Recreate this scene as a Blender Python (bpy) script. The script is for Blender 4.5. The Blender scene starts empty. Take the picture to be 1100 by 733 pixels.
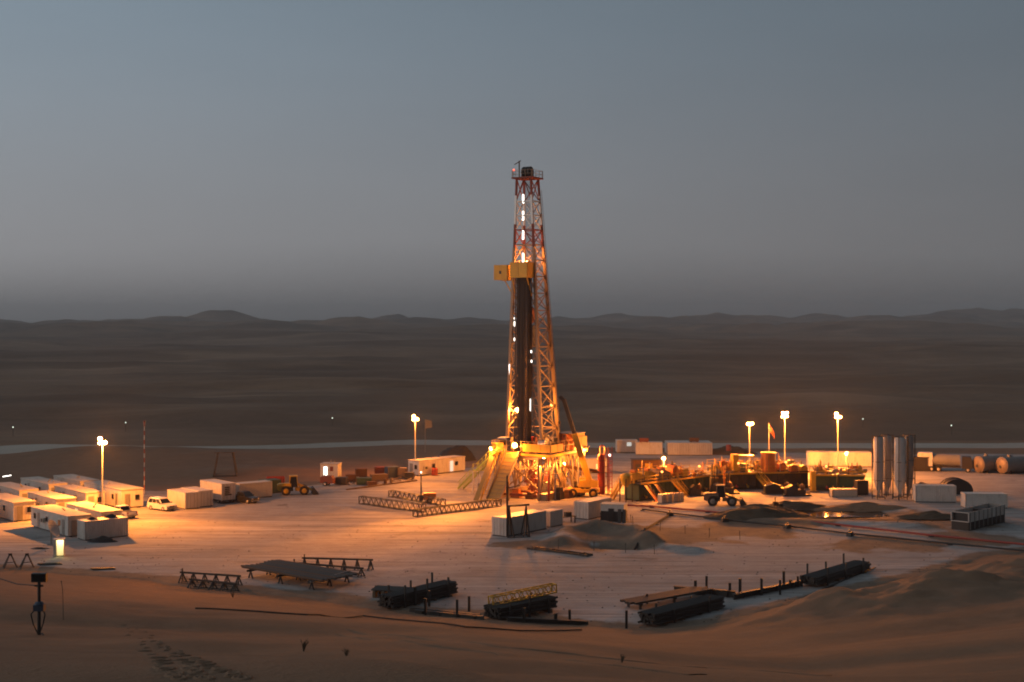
import bpy, math, random
import numpy as np
from mathutils import Vector, Matrix

random.seed(7)
R = math.radians
scene = bpy.context.scene
COL = scene.collection

# ------------------------------------------------------------------ camera
F, HZ, CZ = 1450.0, 348.0, 28.6          # focal length and horizon in pixels of an 1100 wide frame, eye height
cam = bpy.data.cameras.new('camera')
cam.sensor_width = 36.0
cam.lens = F * 36.0 / 1100.0
cam.shift_y = -(366.5 - HZ) / 1100.0
cam.clip_start, cam.clip_end = 0.5, 20000
cam_o = bpy.data.objects.new('camera', cam)
COL.objects.link(cam_o)
cam_o.location = (0, 0, CZ)
cam_o.rotation_euler = (R(90), 0, 0)
scene.camera = cam_o

# ------------------------------------------------------------------ sky at dusk
world = bpy.data.worlds.new('World')
scene.world = world
world.use_nodes = True
wn, wl = world.node_tree.nodes, world.node_tree.links
bg = wn['Background']
sky = wn.new('ShaderNodeTexSky')
sky.sky_type = 'NISHITA'
sky.sun_disc = False
sky.sun_elevation = R(25)
sky.sun_rotation = R(-100)
sky.altitude = 0
sky.air_density = 1.0
sky.dust_density = 2.4
sky.ozone_density = 1.0
# the sun itself is down: no bright aureole round its place
cap = wn.new('ShaderNodeMix'); cap.data_type = 'RGBA'; cap.blend_type = 'DARKEN'; cap.inputs[0].default_value = 1.0
cap.inputs[7].default_value = (2.6, 2.9, 3.4, 1)
wl.new(sky.outputs[0], cap.inputs[6])
lum = wn.new('ShaderNodeRGBToBW'); wl.new(cap.outputs[2], lum.inputs[0])
flat = wn.new('ShaderNodeMath'); flat.operation = 'POWER'; flat.inputs[1].default_value = .62
wl.new(lum.outputs[0], flat.inputs[0])
# afterglow: the sky is brighter towards the side where the sun went down (left), falling off smoothly all round
wtc = wn.new('ShaderNodeTexCoord')
dot = wn.new('ShaderNodeVectorMath'); dot.operation = 'DOT_PRODUCT'
dot.inputs[1].default_value = (-.85, .5, .6)
wl.new(wtc.outputs['Generated'], dot.inputs[0])
ex = wn.new('ShaderNodeMath'); ex.operation = 'EXPONENT'
wl.new(dot.outputs['Value'], ex.inputs[0])
mul = wn.new('ShaderNodeMath'); mul.operation = 'MULTIPLY'; mul.inputs[1].default_value = 0.063
wl.new(ex.outputs[0], mul.inputs[0])
# dusty twilight colour: warm grey low down, slate blue above
sep = wn.new('ShaderNodeSeparateXYZ'); wl.new(wtc.outputs['Generated'], sep.inputs[0])
hr = wn.new('ShaderNodeValToRGB')
hr.color_ramp.interpolation = 'EASE'
hr.color_ramp.elements[0].position, hr.color_ramp.elements[1].position = 0.0, .26
hr.color_ramp.elements[0].color, hr.color_ramp.elements[1].color = (1.10, 1.09, 1.12, 1), (.76, .98, 1.18, 1)
wl.new(sep.outputs['Z'], hr.inputs[0])
hm = wn.new('ShaderNodeMix'); hm.data_type = 'RGBA'; hm.blend_type = 'MULTIPLY'; hm.inputs[0].default_value = 1.0
wl.new(flat.outputs[0], hm.inputs[6]); wl.new(hr.outputs[0], hm.inputs[7])
# faint uneven dust in the air
dn = wn.new('ShaderNodeTexNoise'); dn.inputs['Scale'].default_value = 3.5; dn.inputs['Detail'].default_value = 5
dmp = wn.new('ShaderNodeMapping'); dmp.inputs['Scale'].default_value = (1, 1, 4)
wl.new(wtc.outputs['Generated'], dmp.inputs[0]); wl.new(dmp.outputs[0], dn.inputs['Vector'])
dr_ = wn.new('ShaderNodeMapRange'); dr_.inputs['To Min'].default_value = .93; dr_.inputs['To Max'].default_value = 1.07
wl.new(dn.outputs['Fac'], dr_.inputs['Value'])
dm = wn.new('ShaderNodeMix'); dm.data_type = 'RGBA'; dm.blend_type = 'MULTIPLY'; dm.inputs[0].default_value = 1.0
wl.new(hm.outputs[2], dm.inputs[6]); wl.new(dr_.outputs[0], dm.inputs[7])
wl.new(dm.outputs[2], bg.inputs['Color'])
wl.new(mul.outputs[0], bg.inputs['Strength'])

sun = bpy.data.lights.new('twilight_glow', 'SUN')
sun.energy = 0.55
sun.angle = R(40)
sun.color = (1.0, 0.86, 0.74)
sun_o = bpy.data.objects.new('twilight_glow', sun)
COL.objects.link(sun_o)
sun_o.rotation_euler = (0, R(-81), R(15))

scene.view_settings.view_transform = 'Standard'
scene.view_settings.look = 'None'
scene.view_settings.gamma = 1.0
scene.view_settings.exposure = 0.0
scene.render.engine = 'CYCLES'
cy = scene.cycles
cy.use_denoising = True
cy.use_adaptive_sampling = True
cy.adaptive_threshold = 0.012
cy.max_bounces = 4
cy.diffuse_bounces = 2
cy.glossy_bounces = 2
cy.volume_bounces = 0
cy.sample_clamp_indirect = 3.0
cy.filter_width = 1.9
cy.caustics_reflective = False
cy.caustics_refractive = False

# ------------------------------------------------------------------ materials
def nodes_of(name):
    m = bpy.data.materials.new(name)
    m.use_nodes = True
    nt = m.node_tree
    return m, nt, nt.nodes, nt.links, nt.nodes['Principled BSDF']

def ramp(n, l, src, a, b, ca, cb):
    r = n.new('ShaderNodeValToRGB')
    r.color_ramp.elements[0].position, r.color_ramp.elements[1].position = a, b
    r.color_ramp.elements[0].color, r.color_ramp.elements[1].color = (*ca, 1), (*cb, 1)
    l.new(src, r.inputs[0])
    return r.outputs[0]

def noise(n, l, coord, scale, detail=5, rough=.6, dist=0):
    t = n.new('ShaderNodeTexNoise')
    t.inputs['Scale'].default_value = scale
    t.inputs['Detail'].default_value = detail
    t.inputs['Roughness'].default_value = rough
    t.inputs['Distortion'].default_value = dist
    l.new(coord, t.inputs['Vector'])
    return t.outputs['Fac']

def mixc(n, l, fac, a, b, mode='MIX'):
    x = n.new('ShaderNodeMix')
    x.data_type = 'RGBA'
    x.blend_type = mode
    for s, v in ((x.inputs[0], fac), (x.inputs[6], a), (x.inputs[7], b)):
        if hasattr(v, 'links'):
            l.new(v, s)
        elif isinstance(v, tuple):
            s.default_value = (*v, 1)
        else:
            s.default_value = v
    return x.outputs[2]

def bump(n, l, bs, src, strength, dist):
    b = n.new('ShaderNodeBump')
    b.inputs['Strength'].default_value = strength
    b.inputs['Distance'].default_value = dist
    l.new(src, b.inputs['Height'])
    l.new(b.outputs[0], bs.inputs['Normal'])

def paint(name, col, rough=.6, metal=0., wear=.45, wcol=(.10, .06, .035), scale=.9, streak=True):
    """painted or bare steel with dust, stains and streaks"""
    m, nt, n, l, bs = nodes_of(name)
    tc = n.new('ShaderNodeTexCoord')
    mp = n.new('ShaderNodeMapping')
    mp.inputs['Scale'].default_value = (1, 1, .28 if streak else 1)
    l.new(tc.outputs['Object'], mp.inputs[0])
    f = noise(n, l, mp.outputs[0], scale * 2.2, 7, .68)
    c = mixc(n, l, ramp(n, l, f, .5, .78, (0, 0, 0), (wear, wear, wear)), col, wcol)
    g2 = noise(n, l, tc.outputs['Object'], scale * .5, 3)
    c = mixc(n, l, ramp(n, l, g2, .3, .7, (0, 0, 0), (.22, .22, .22)), c, tuple(x * .55 for x in col))
    oi = n.new('ShaderNodeObjectInfo')
    rr = ramp(n, l, oi.outputs['Random'], 0, 1, (.82, .82, .82), (1.0, 1.0, 1.0))
    c = mixc(n, l, 1.0, c, rr, 'MULTIPLY')
    l.new(c, bs.inputs['Base Color'])
    bs.inputs['Roughness'].default_value = rough
    bs.inputs['Metallic'].default_value = metal
    bump(n, l, bs, f, .25, .02)
    return m

def glow(name, col, strength):
    m, nt, n, l, bs = nodes_of(name)
    bs.inputs['Base Color'].default_value = (.8, .8, .8, 1)
    bs.inputs['Emission Color'].default_value = (*col, 1)
    bs.inputs['Emission Strength'].default_value = strength
    return m

def sand(name, ca, cb, cc, tracks=False, wide=False, ripples=True, bs_strength=.5):
    m, nt, n, l, bs = nodes_of(name)
    tc = n.new('ShaderNodeTexCoord')
    P = tc.outputs['Object']
    f1 = noise(n, l, P, .03, 6, .6, .4)
    f2 = noise(n, l, P, .35, 6, .65)
    f3 = noise(n, l, P, 6.0, 4, .7)
    c = mixc(n, l, ramp(n, l, f1, .35, .66, (0, 0, 0), (1, 1, 1)), ca, cb)
    c = mixc(n, l, ramp(n, l, f2, .45, .72, (0, 0, 0), (.8, .8, .8)), c, cc)
    c = mixc(n, l, ramp(n, l, f3, .3, .75, (0, 0, 0), (.25, .25, .25)), c, tuple(x * .6 for x in ca))
    if wide:      # relief contrast of the hills put into colour as broad dark and pale patches
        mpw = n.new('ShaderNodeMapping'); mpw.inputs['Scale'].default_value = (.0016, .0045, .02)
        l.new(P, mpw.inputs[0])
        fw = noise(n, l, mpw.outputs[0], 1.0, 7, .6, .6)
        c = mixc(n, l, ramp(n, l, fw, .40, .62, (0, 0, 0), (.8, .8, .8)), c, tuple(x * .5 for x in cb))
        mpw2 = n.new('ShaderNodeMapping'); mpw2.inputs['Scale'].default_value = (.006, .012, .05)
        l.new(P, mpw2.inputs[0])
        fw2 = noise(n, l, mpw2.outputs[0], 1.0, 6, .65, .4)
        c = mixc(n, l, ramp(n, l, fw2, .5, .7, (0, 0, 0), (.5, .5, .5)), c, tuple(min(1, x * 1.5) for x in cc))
    h = f3
    add = n.new('ShaderNodeMath'); add.operation = 'MULTIPLY_ADD'
    l.new(f2, add.inputs[0]); add.inputs[1].default_value = 2.5; l.new(f3, add.inputs[2])
    h = add.outputs[0]
    if tracks:
        # old wheel tracks: long broken streaks in a few headings
        for i, (rot, sx_, sy_) in enumerate(((12, .018, .55), (-20, .022, .7), (48, .02, .5), (-58, .025, .8), (4, .012, 1.3))):
            mp = n.new('ShaderNodeMapping')
            mp.inputs['Rotation'].default_value = (0, 0, R(rot))
            mp.inputs['Scale'].default_value = (sx_, sy_, 1)
            l.new(P, mp.inputs[0])
            w = noise(n, l, mp.outputs[0], 1.0, 4, .62, .5)
            mk = noise(n, l, P, .035 + .008 * i, 3)
            mm = n.new('ShaderNodeMath'); mm.operation = 'MULTIPLY'
            l.new(ramp(n, l, w, .52, .62, (0, 0, 0), (.8, .8, .8)), mm.inputs[0])
            l.new(ramp(n, l, mk, .44, .6, (0, 0, 0), (1, 1, 1)), mm.inputs[1])
            c = mixc(n, l, mm.outputs[0], c, tuple(x * (.55 if i % 2 == 0 else 1.3) for x in ca))
            a2 = n.new('ShaderNodeMath'); a2.operation = 'MULTIPLY_ADD'
            l.new(mm.outputs[0], a2.inputs[0]); a2.inputs[1].default_value = -.5; l.new(h, a2.inputs[2])
            h = a2.outputs[0]
        # oil and mud stains
        st_ = noise(n, l, P, .16, 5, .62, .8)
        c = mixc(n, l, ramp(n, l, st_, .62, .72, (0, 0, 0), (.6, .6, .6)), c, (.12, .095, .08))
        # brown soil where the pad was dug and where blown sand covers its rim
        at = n.new('ShaderNodeAttribute'); at.attribute_name = 'soil'
        br = noise(n, l, P, .45, 6, .7)
        sm_ = n.new('ShaderNodeMath'); sm_.operation = 'ADD'
        l.new(at.outputs['Fac'], sm_.inputs[0]); l.new(br, sm_.inputs[1])
        soil = mixc(n, l, ramp(n, l, f2, .4, .65, (0, 0, 0), (1, 1, 1)), (.25, .175, .12), (.165, .115, .08))
        c = mixc(n, l, ramp(n, l, sm_.outputs[0], .72, 1.12, (0, 0, 0), (.95, .95, .95)), c, soil)
    if ripples:
        w = n.new('ShaderNodeTexWave')
        w.bands_direction = 'Y'
        w.inputs['Scale'].default_value = 1.6
        w.inputs['Distortion'].default_value = 5
        w.inputs['Detail'].default_value = 3
        w.inputs['Detail Scale'].default_value = .6
        l.new(P, w.inputs['Vector'])
        a2 = n.new('ShaderNodeMath'); a2.operation = 'MULTIPLY_ADD'
        l.new(w.outputs['Fac'], a2.inputs[0]); a2.inputs[1].default_value = .25; l.new(h, a2.inputs[2])
        h = a2.outputs[0]
    l.new(c, bs.inputs['Base Color'])
    bs.inputs['Roughness'].default_value = .95
    bs.inputs['Specular IOR Level'].default_value = .15
    bump(n, l, bs, h, bs_strength, .12)
    return m

M = dict(
    sand=sand('sand', (.28, .165, .10), (.22, .135, .085), (.31, .19, .12)),
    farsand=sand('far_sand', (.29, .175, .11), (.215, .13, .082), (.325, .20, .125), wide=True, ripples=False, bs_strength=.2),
    pad=sand('pad_fill', (.41, .385, .365), (.30, .265, .24), (.46, .44, .42), tracks=True, ripples=False, bs_strength=.45),
    track=sand('track_fill', (.50, .45, .38), (.42, .37, .30), (.52, .47, .40), ripples=False),
    spoil=sand('spoil', (.10, .075, .05), (.15, .11, .075), (.07, .05, .035), ripples=False, bs_strength=1.0),
    white=paint('white_paint', (.70, .67, .62), .55, 0, .6, (.27, .17, .10)),
    cream=paint('cream_paint', (.66, .60, .50), .6, 0, .4, (.30, .2, .12)),
    roof=paint('roof_sheet', (.62, .56, .47), .65, 0, .7, (.30, .20, .12), .5, False),
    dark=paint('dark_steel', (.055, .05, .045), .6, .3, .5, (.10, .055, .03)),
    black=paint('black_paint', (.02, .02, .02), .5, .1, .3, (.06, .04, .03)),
    rust=paint('rusty_steel', (.16, .075, .035), .75, .2, .6, (.06, .035, .02)),
    pipe=paint('pipe_steel', (.07, .058, .05), .55, .4, .5, (.12, .065, .035)),
    yellow=paint('yellow_paint', (.72, .42, .03), .5, 0, .45, (.20, .10, .03)),
    green_yellow=paint('stair_paint', (.55, .55, .06), .5, 0, .4, (.22, .14, .04)),
    orange=paint('orange_paint', (.70, .22, .03), .5, 0, .4, (.2, .08, .03)),
    red=paint('red_paint', (.45, .055, .03), .5, 0, .4, (.14, .04, .025)),
    darkred=paint('red_oxide', (.22, .05, .03), .65, 0, .5, (.08, .04, .025)),
    green=paint('green_paint', (.06, .11, .06), .6, 0, .4, (.10, .07, .04)),
    blue=paint('blue_paint', (.05, .075, .12), .6, 0, .4, (.10, .07, .05)),
    grey=paint('grey_paint', (.30, .29, .27), .55, .2, .45, (.15, .10, .06)),
    silver=paint('galvanised', (.55, .55, .54), .45, .6, .35, (.22, .16, .1)),
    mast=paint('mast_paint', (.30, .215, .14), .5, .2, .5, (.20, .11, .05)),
    wood=paint('timber', (.20, .13, .075), .85, 0, .5, (.09, .06, .04)),
    tyre=paint('tyre_rubber', (.025, .024, .023), .85, 0, .4, (.10, .075, .05)),
    glass=paint('dark_glass', (.015, .018, .02), .08, 0, .1, (.05, .04, .03)),
    tarp=paint('black_tarpaulin', (.02, .018, .017), .7, 0, .3, (.07, .05, .035)),
    carpaint=paint('white_car_paint', (.80, .79, .76), .22, 0, .15, (.5, .4, .3)),
    carblack=paint('dark_car_paint', (.03, .03, .032), .25, 0, .2, (.12, .09, .06)),
    ramp=paint('ramp_plate', (.42, .27, .06), .6, .1, .6, (.14, .085, .04)),
    silo=paint('silo_paint', (.52, .50, .47), .5, .25, .45, (.25, .18, .12)),
    hose=paint('hose_rubber', (.02, .018, .016), .95, 0, .3, (.05, .035, .025)),
    twig=paint('dry_twig', (.12, .085, .05), .9, 0, .3),
    sodium=glow('sodium_lens', (1.0, .34, .06), 5.0),
    sodium_dim=glow('sodium_lens_small', (1.0, .34, .06), 3.5),
    coolwhite=glow('tube_lamp', (1.0, .93, .82), 4.0),
    litroom=glow('lit_room', (1.0, .72, .25), .75),
    coolroom=glow('lit_room_cool', (.75, .95, .9), .5),
    redlamp=glow('red_lamp', (1.0, .12, .06), 2.5),
    bulb=glow('far_bulb', (.85, 1.0, .8), 1.5),
)
def _water():
    m, nt, n, l, bs = nodes_of('pit_water')
    bs.inputs['Base Color'].default_value = (.03, .022, .014, 1)
    bs.inputs['Roughness'].default_value = .06
    tc = n.new('ShaderNodeTexCoord')
    bump(n, l, bs, noise(n, l, tc.outputs['Object'], 1.2, 3), .06, .05)
    return m
M['water'] = _water()

# ------------------------------------------------------------------ helpers
def link(o, parent=None):
    COL.objects.link(o)
    if parent is not None:
        o.parent = parent
    return o

class MB:
    """collects shapes; build() links them as ONE mesh object"""
    def __init__(s):
        s.v, s.f = [], []
    def add(s, vs, fs):
        b = len(s.v)
        s.v += [tuple(v) for v in vs]
        s.f += [tuple(i + b for i in f) for f in fs]
        return s
    def hexa(s, p):
        return s.add(p, [(3, 2, 1, 0), (4, 5, 6, 7), (0, 1, 5, 4), (1, 2, 6, 5), (2, 3, 7, 6), (3, 0, 4, 7)])
    def box(s, x0, x1, y0, y1, z0, z1):
        return s.hexa([(x0, y0, z0), (x1, y0, z0), (x1, y1, z0), (x0, y1, z0), (x0, y0, z1), (x1, y0, z1), (x1, y1, z1), (x0, y1, z1)])
    def cbox(s, c, sx, sy, sz):
        return s.box(c[0] - sx / 2, c[0] + sx / 2, c[1] - sy / 2, c[1] + sy / 2, c[2], c[2] + sz)
    def frustum(s, a, z0, b, z1):
        return s.hexa([(a[0], a[2], z0), (a[1], a[2], z0), (a[1], a[3], z0), (a[0], a[3], z0),
                       (b[0], b[2], z1), (b[1], b[2], z1), (b[1], b[3], z1), (b[0], b[3], z1)])
    def bar(s, p, q, w, h=None):
        h = h or w
        p, q = Vector(p), Vector(q)
        d = (q - p).normalized()
        up = Vector((0, 0, 1)) if abs(d.z) < .95 else Vector((0, 1, 0))
        a = d.cross(up).normalized() * w / 2
        b = a.normalized().cross(d) * h / 2
        return s.hexa([p - a - b, p + a - b, p + a + b, p - a + b, q - a - b, q + a - b, q + a + b, q - a + b])
    def tube(s, p, q, r0, r1=None, n=10, caps=True):
        r1 = r0 if r1 is None else r1
        p, q = Vector(p), Vector(q)
        d = (q - p).normalized()
        up = Vector((0, 0, 1)) if abs(d.z) < .95 else Vector((0, 1, 0))
        a = d.cross(up).normalized()
        b = a.cross(d)
        vs = []
        for c, r in ((p, r0), (q, r1)):
            for i in range(n):
                t = 2 * math.pi * i / n
                vs.append(c + a * (r * math.cos(t)) + b * (r * math.sin(t)))
        fs = [(i, (i + 1) % n, n + (i + 1) % n, n + i) for i in range(n)]
        if caps:
            fs += [tuple(range(n))[::-1], tuple(range(n, 2 * n))]
        return s.add(vs, fs)
    def path(s, pts, r, n=6):
        for p, q in zip(pts[:-1], pts[1:]):
            s.tube(p, q, r, r, n)
        return s
    def lathe(s, prof, n=16, c=(0, 0, 0)):
        vs, fs = [], []
        for r, z in prof:
            for i in range(n):
                t = 2 * math.pi * i / n
                vs.append((c[0] + r * math.cos(t), c[1] + r * math.sin(t), c[2] + z))
        for k in range(len(prof) - 1):
            for i in range(n):
                j = (i + 1) % n
                fs.append((k * n + i, k * n + j, (k + 1) * n + j, (k + 1) * n + i))
        fs += [tuple(range(n))[::-1], tuple(range((len(prof) - 1) * n, len(prof) * n))]
        return s.add(vs, fs)
    def slab(s, pts, t):
        """a quad with thickness, pts counter-clockwise seen from outside"""
        p = [Vector(x) for x in pts]
        nrm = (p[1] - p[0]).cross(p[3] - p[0]).normalized() * t
        return s.hexa(p + [x + nrm for x in p])
    def prism(s, prof, y0, y1):
        n = len(prof)
        vs = [(x, y0, z) for x, z in prof] + [(x, y1, z) for x, z in prof]
        fs = [(i, (i + 1) % n, n + (i + 1) % n, n + i) for i in range(n)] + [tuple(range(n))[::-1], tuple(range(n, 2 * n))]
        return s.add(vs, fs)
    def mesh(s, name, mat, smooth=False):
        me = bpy.data.meshes.new(name)
        me.from_pydata(s.v, [], s.f)
        me.materials.append(M[mat] if isinstance(mat, str) else mat)
        import bmesh
        bm = bmesh.new(); bm.from_mesh(me)
        bmesh.ops.recalc_face_normals(bm, faces=bm.faces)
        bm.to_mesh(me); bm.free()
        if smooth:
            me.shade_smooth()
            me.set_sharp_from_angle(angle=R(38))
        me.update()
        return me
    def build(s, name, mat, parent=None, smooth=False):
        return link(bpy.data.objects.new(name, s.mesh(name, mat, smooth)), parent)

def tag(o, label, cat, group=None, kind=None):
    if label: o['label'] = label
    if cat: o['category'] = cat
    if group: o['group'] = group
    if kind or (cat and label): o['kind'] = kind or 'thing'
    return o

def thing(name, label, cat, loc=(0, 0, 0), rotz=0., group=None):
    o = bpy.data.objects.new(name, None)
    COL.objects.link(o)
    o.empty_display_size = .5
    o.location = loc
    o.rotation_euler = (0, 0, rotz)
    return tag(o, label, cat, group)

def copy_tree(o, parent=None):
    c = o.copy()
    COL.objects.link(c)
    if parent is not None:
        c.parent = parent
    for ch in list(o.children):
        copy_tree(ch, c)
    return c

_bars = {}
def _unit(mat, kind):
    k = (mat, kind)
    if k not in _bars:
        b = MB()
        if kind == 'bar':
            b.box(-.5, .5, -.5, .5, 0, 1)
        else:
            b.tube((0, 0, 0), (0, 0, 1), 1, 1, kind)
        _bars[k] = b.mesh('bar_' + mat, mat, smooth=(kind != 'bar' and kind > 6))
    return _bars[k]

def bar(parent, name, p, q, w, mat, h=None, kind='bar'):
    """one straight piece as an object of its own, sharing its mesh with its likes"""
    p, q = Vector(p), Vector(q)
    d = q - p
    o = bpy.data.objects.new(name, _unit(mat, kind))
    rot = d.to_track_quat('Z', 'Y')
    o.matrix_basis = Matrix.LocRotScale(p, rot, Vector((w, h or w, d.length)))
    return link(o, parent)

def rod(parent, name, p, q, r, mat, n=8):
    return bar(parent, name, p, q, r, mat, r, n)

# ------------------------------------------------------------------ terrain
def _hash(ix, iy, seed):
    h = (ix.astype(np.int64) * 374761393 + iy.astype(np.int64) * 668265263 + seed * 974711) & 0x7fffffff
    h = ((h ^ (h >> 13)) * 1274126177) & 0x7fffffff
    return ((h ^ (h >> 16)) & 0xffff) / 65535.0

def vnoise(x, y, seed=0):
    ix, iy = np.floor(x), np.floor(y)
    fx, fy = x - ix, y - iy
    fx = fx * fx * fx * (fx * (fx * 6 - 15) + 10)
    fy = fy * fy * fy * (fy * (fy * 6 - 15) + 10)
    a, b = _hash(ix, iy, seed), _hash(ix + 1, iy, seed)
    c, d = _hash(ix, iy + 1, seed), _hash(ix + 1, iy + 1, seed)
    return (a + (b - a) * fx) * (1 - fy) + (c + (d - c) * fx) * fy - .5

def fbm(x, y, seed=0, octaves=4):
    t, a = 0, 1.0
    for k in range(octaves):
        t = t + a * vnoise(x * 2 ** k + 17.3 * k, y * 2 ** k - 9.1 * k, seed + k)
        a *= .5
    return t

def sstep(a, b, x):
    t = np.clip((x - a) / (b - a), 0, 1)
    return t * t * (3 - 2 * t)

EX = [-400, -150, -60, -45, -24.5, -11, 4.4, 11, 18, 26, 34, 46, 60, 80, 150, 400]
EY = [175, 168, 157, 151, 141.5, 134.5, 128, 125.5, 126, 133, 141, 152, 166, 177, 184, 190]

def edge(X):
    return np.interp(X, EX, EY)

def gauss(X, Y, cx, cy_, sx, sy, rot=0.):
    c, s = math.cos(rot), math.sin(rot)
    dx, dy = X - cx, Y - cy_
    a, b = dx * c + dy * s, -dx * s + dy * c
    return np.exp(-(a / sx) ** 2 - (b / sy) ** 2)

def berm(X, Y, pts, w, h):
    best = np.full_like(X, 1e9)
    for (ax, ay), (bx, by) in zip(pts[:-1], pts[1:]):
        dx, dy = bx - ax, by - ay
        t = np.clip(((X - ax) * dx + (Y - ay) * dy) / (dx * dx + dy * dy), 0, 1)
        best = np.minimum(best, (X - ax - t * dx) ** 2 + (Y - ay - t * dy) ** 2)
    return h * np.exp(-best / (w * w))

def g(px, py, z=0.):
    """ground point that the photograph shows at this place, at height z"""
    Y = (CZ - z) * F / (py - HZ)
    return Vector(((px - 550) * Y / F, Y, z))

def g2(px, py, z=0.):
    p = g(px, py, z)
    return (p.x, p.y)

BERM_A = [g2(604, 583), g2(612, 573), g2(640, 567), g2(680, 571), g2(696, 582)]
BERM_B = [g2(696, 582), g2(722, 588), g2(748, 592)]
BERM_C = [g2(780, 556), g2(800, 548), g2(825, 545), g2(850, 548)]
BERM_D = [g2(838, 542), g2(870, 540), g2(910, 541), g2(950, 543)]
BERM_E = [g2(815, 560), g2(870, 562), g2(930, 563), g2(985, 566)]

def height(X, Y):
    X, Y = np.asarray(X, float), np.asarray(Y, float)
    E = edge(X) + 3.0 * fbm(X / 22, Y / 60, 5, 3)
    d = E - Y
    t = np.clip(d / E, 0, None)
    z = 27.0 * np.minimum(t, 1.3) ** 1.13
    amp = sstep(4, 45, d) * sstep(2, 26, Y)
    z = z + amp * (2.0 * fbm(X / 34 + .3, Y / 22, 11, 3) - .2)
    # the near shoulder on the left with its hollow behind
    Yc = np.interp(X, [-60, -30, -12, -4, 3, 12], [46, 43, 41, 29, 19, 10]) + 1.2 * fbm(X / 6, Y / 30, 8, 2)
    z = z + 1.15 * sstep(-2.5, 4.5, Yc - Y) * sstep(6, 24, Y) - .8 * np.exp(-((Y - Yc - 9) / 7) ** 2) * sstep(4, -6, X)
    # spoil bank on the right
    rough = 1 + .8 * fbm(X / 7, Y / 7, 21, 4)
    z = z + 2.3 * gauss(X, Y, 38, 128, 13, 8, .3) * rough + 1.2 * gauss(X, Y, 58, 146, 14, 9, .5) * rough
    bank = gauss(X, Y, 40, 130, 17, 11, .3) + gauss(X, Y, 60, 150, 18, 11, .5)
    z = z + bank * (.8 * fbm(X / 3.2, Y / 2.4, 23, 4) + .35 * np.abs(fbm(X / 1.5, Y / 1.5, 27, 3)))
    # the drilling pad is levelled; small relief only
    z = z + .05 * fbm(X / 5, Y / 5, 31, 3) * sstep(-2, 4, -d)
    out = 0
    z = z + berm(X, Y, BERM_A, 2.0, .95) * (1 + .35 * fbm(X / 3, Y / 3, 3, 3)) + berm(X, Y, BERM_B, 1.4, .5)
    px_, py_ = g2(664, 585)
    z = z - 1.0 * gauss(X, Y, px_, py_, 5.5, 2.6, -.15)
    z = z + berm(X, Y, BERM_D, 2.0, .3) * rough + berm(X, Y, BERM_E, 2.2, .5) * rough
    px_, py_ = g2(893, 550)
    z = z - 1.35 * gauss(X, Y, px_, py_, 8.5, 4.0, 0)
    px_, py_ = g2(1000, 556)
    z = z - .9 * gauss(X, Y, px_, py_, 5, 2.2, 0)
    # sand bank behind the camp and the low rise behind the pad
    far = Y - 262 - .10 * X
    z = z + 2.2 * gauss(X, Y, -88, 292, 40, 15, -.12) * (1 + .3 * fbm(X / 18, Y / 12, 41, 3))
    z = z + 1.2 * gauss(X, Y, -48, 258, 12, 7, 0)
    z = z + sstep(340, 420, Y) * (5.5 * fbm(X / 130, Y / 60, 51, 4) + 1.6)
    z = z + sstep(420, 2400, Y) * (16 * fbm(X / 420, Y / 240, 61, 4) + 5)
    return z

def H(x, y):
    return float(height(np.array([x]), np.array([y]))[0])

def put(px, py):
    """ground point on the terrain near the pad"""
    p = g(px, py)
    p.z = H(p.x, p.y)
    return p

def grid_mesh(name, XX, YY, ZZ, mat, keep=None):
    r, c = XX.shape
    v = np.stack([XX, YY, ZZ], -1).reshape(-1, 3)
    idx = np.arange(r * c).reshape(r, c)
    q = np.stack([idx[:-1, :-1], idx[:-1, 1:], idx[1:, 1:], idx[1:, :-1]], -1).reshape(-1, 4)
    if keep is not None:
        k = keep.reshape(-1)[q].any(1)
        q = q[k]
        used = np.unique(q)
        remap = np.full(r * c, -1); remap[used] = np.arange(len(used))
        v, q = v[used], remap[q]
    me = bpy.data.meshes.new(name)
    me.vertices.add(len(v)); me.vertices.foreach_set('co', v.astype(np.float32).ravel())
    me.loops.add(q.size); me.loops.foreach_set('vertex_index', q.astype(np.int32).ravel())
    me.polygons.add(len(q)); me.polygons.foreach_set('loop_start', (np.arange(len(q)) * 4).astype(np.int32))
    me.update(calc_edges=True)
    me.materials.append(M[mat])
    me.shade_smooth()
    return link(bpy.data.objects.new(name, me))

def trapezoid(ys, ncol, w0, k):
    u = np.linspace(-1, 1, ncol)
    YY = np.repeat(ys[:, None], ncol, 1)
    return u[None, :] * (w0 + k * np.maximum(ys, 0))[:, None], YY

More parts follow.
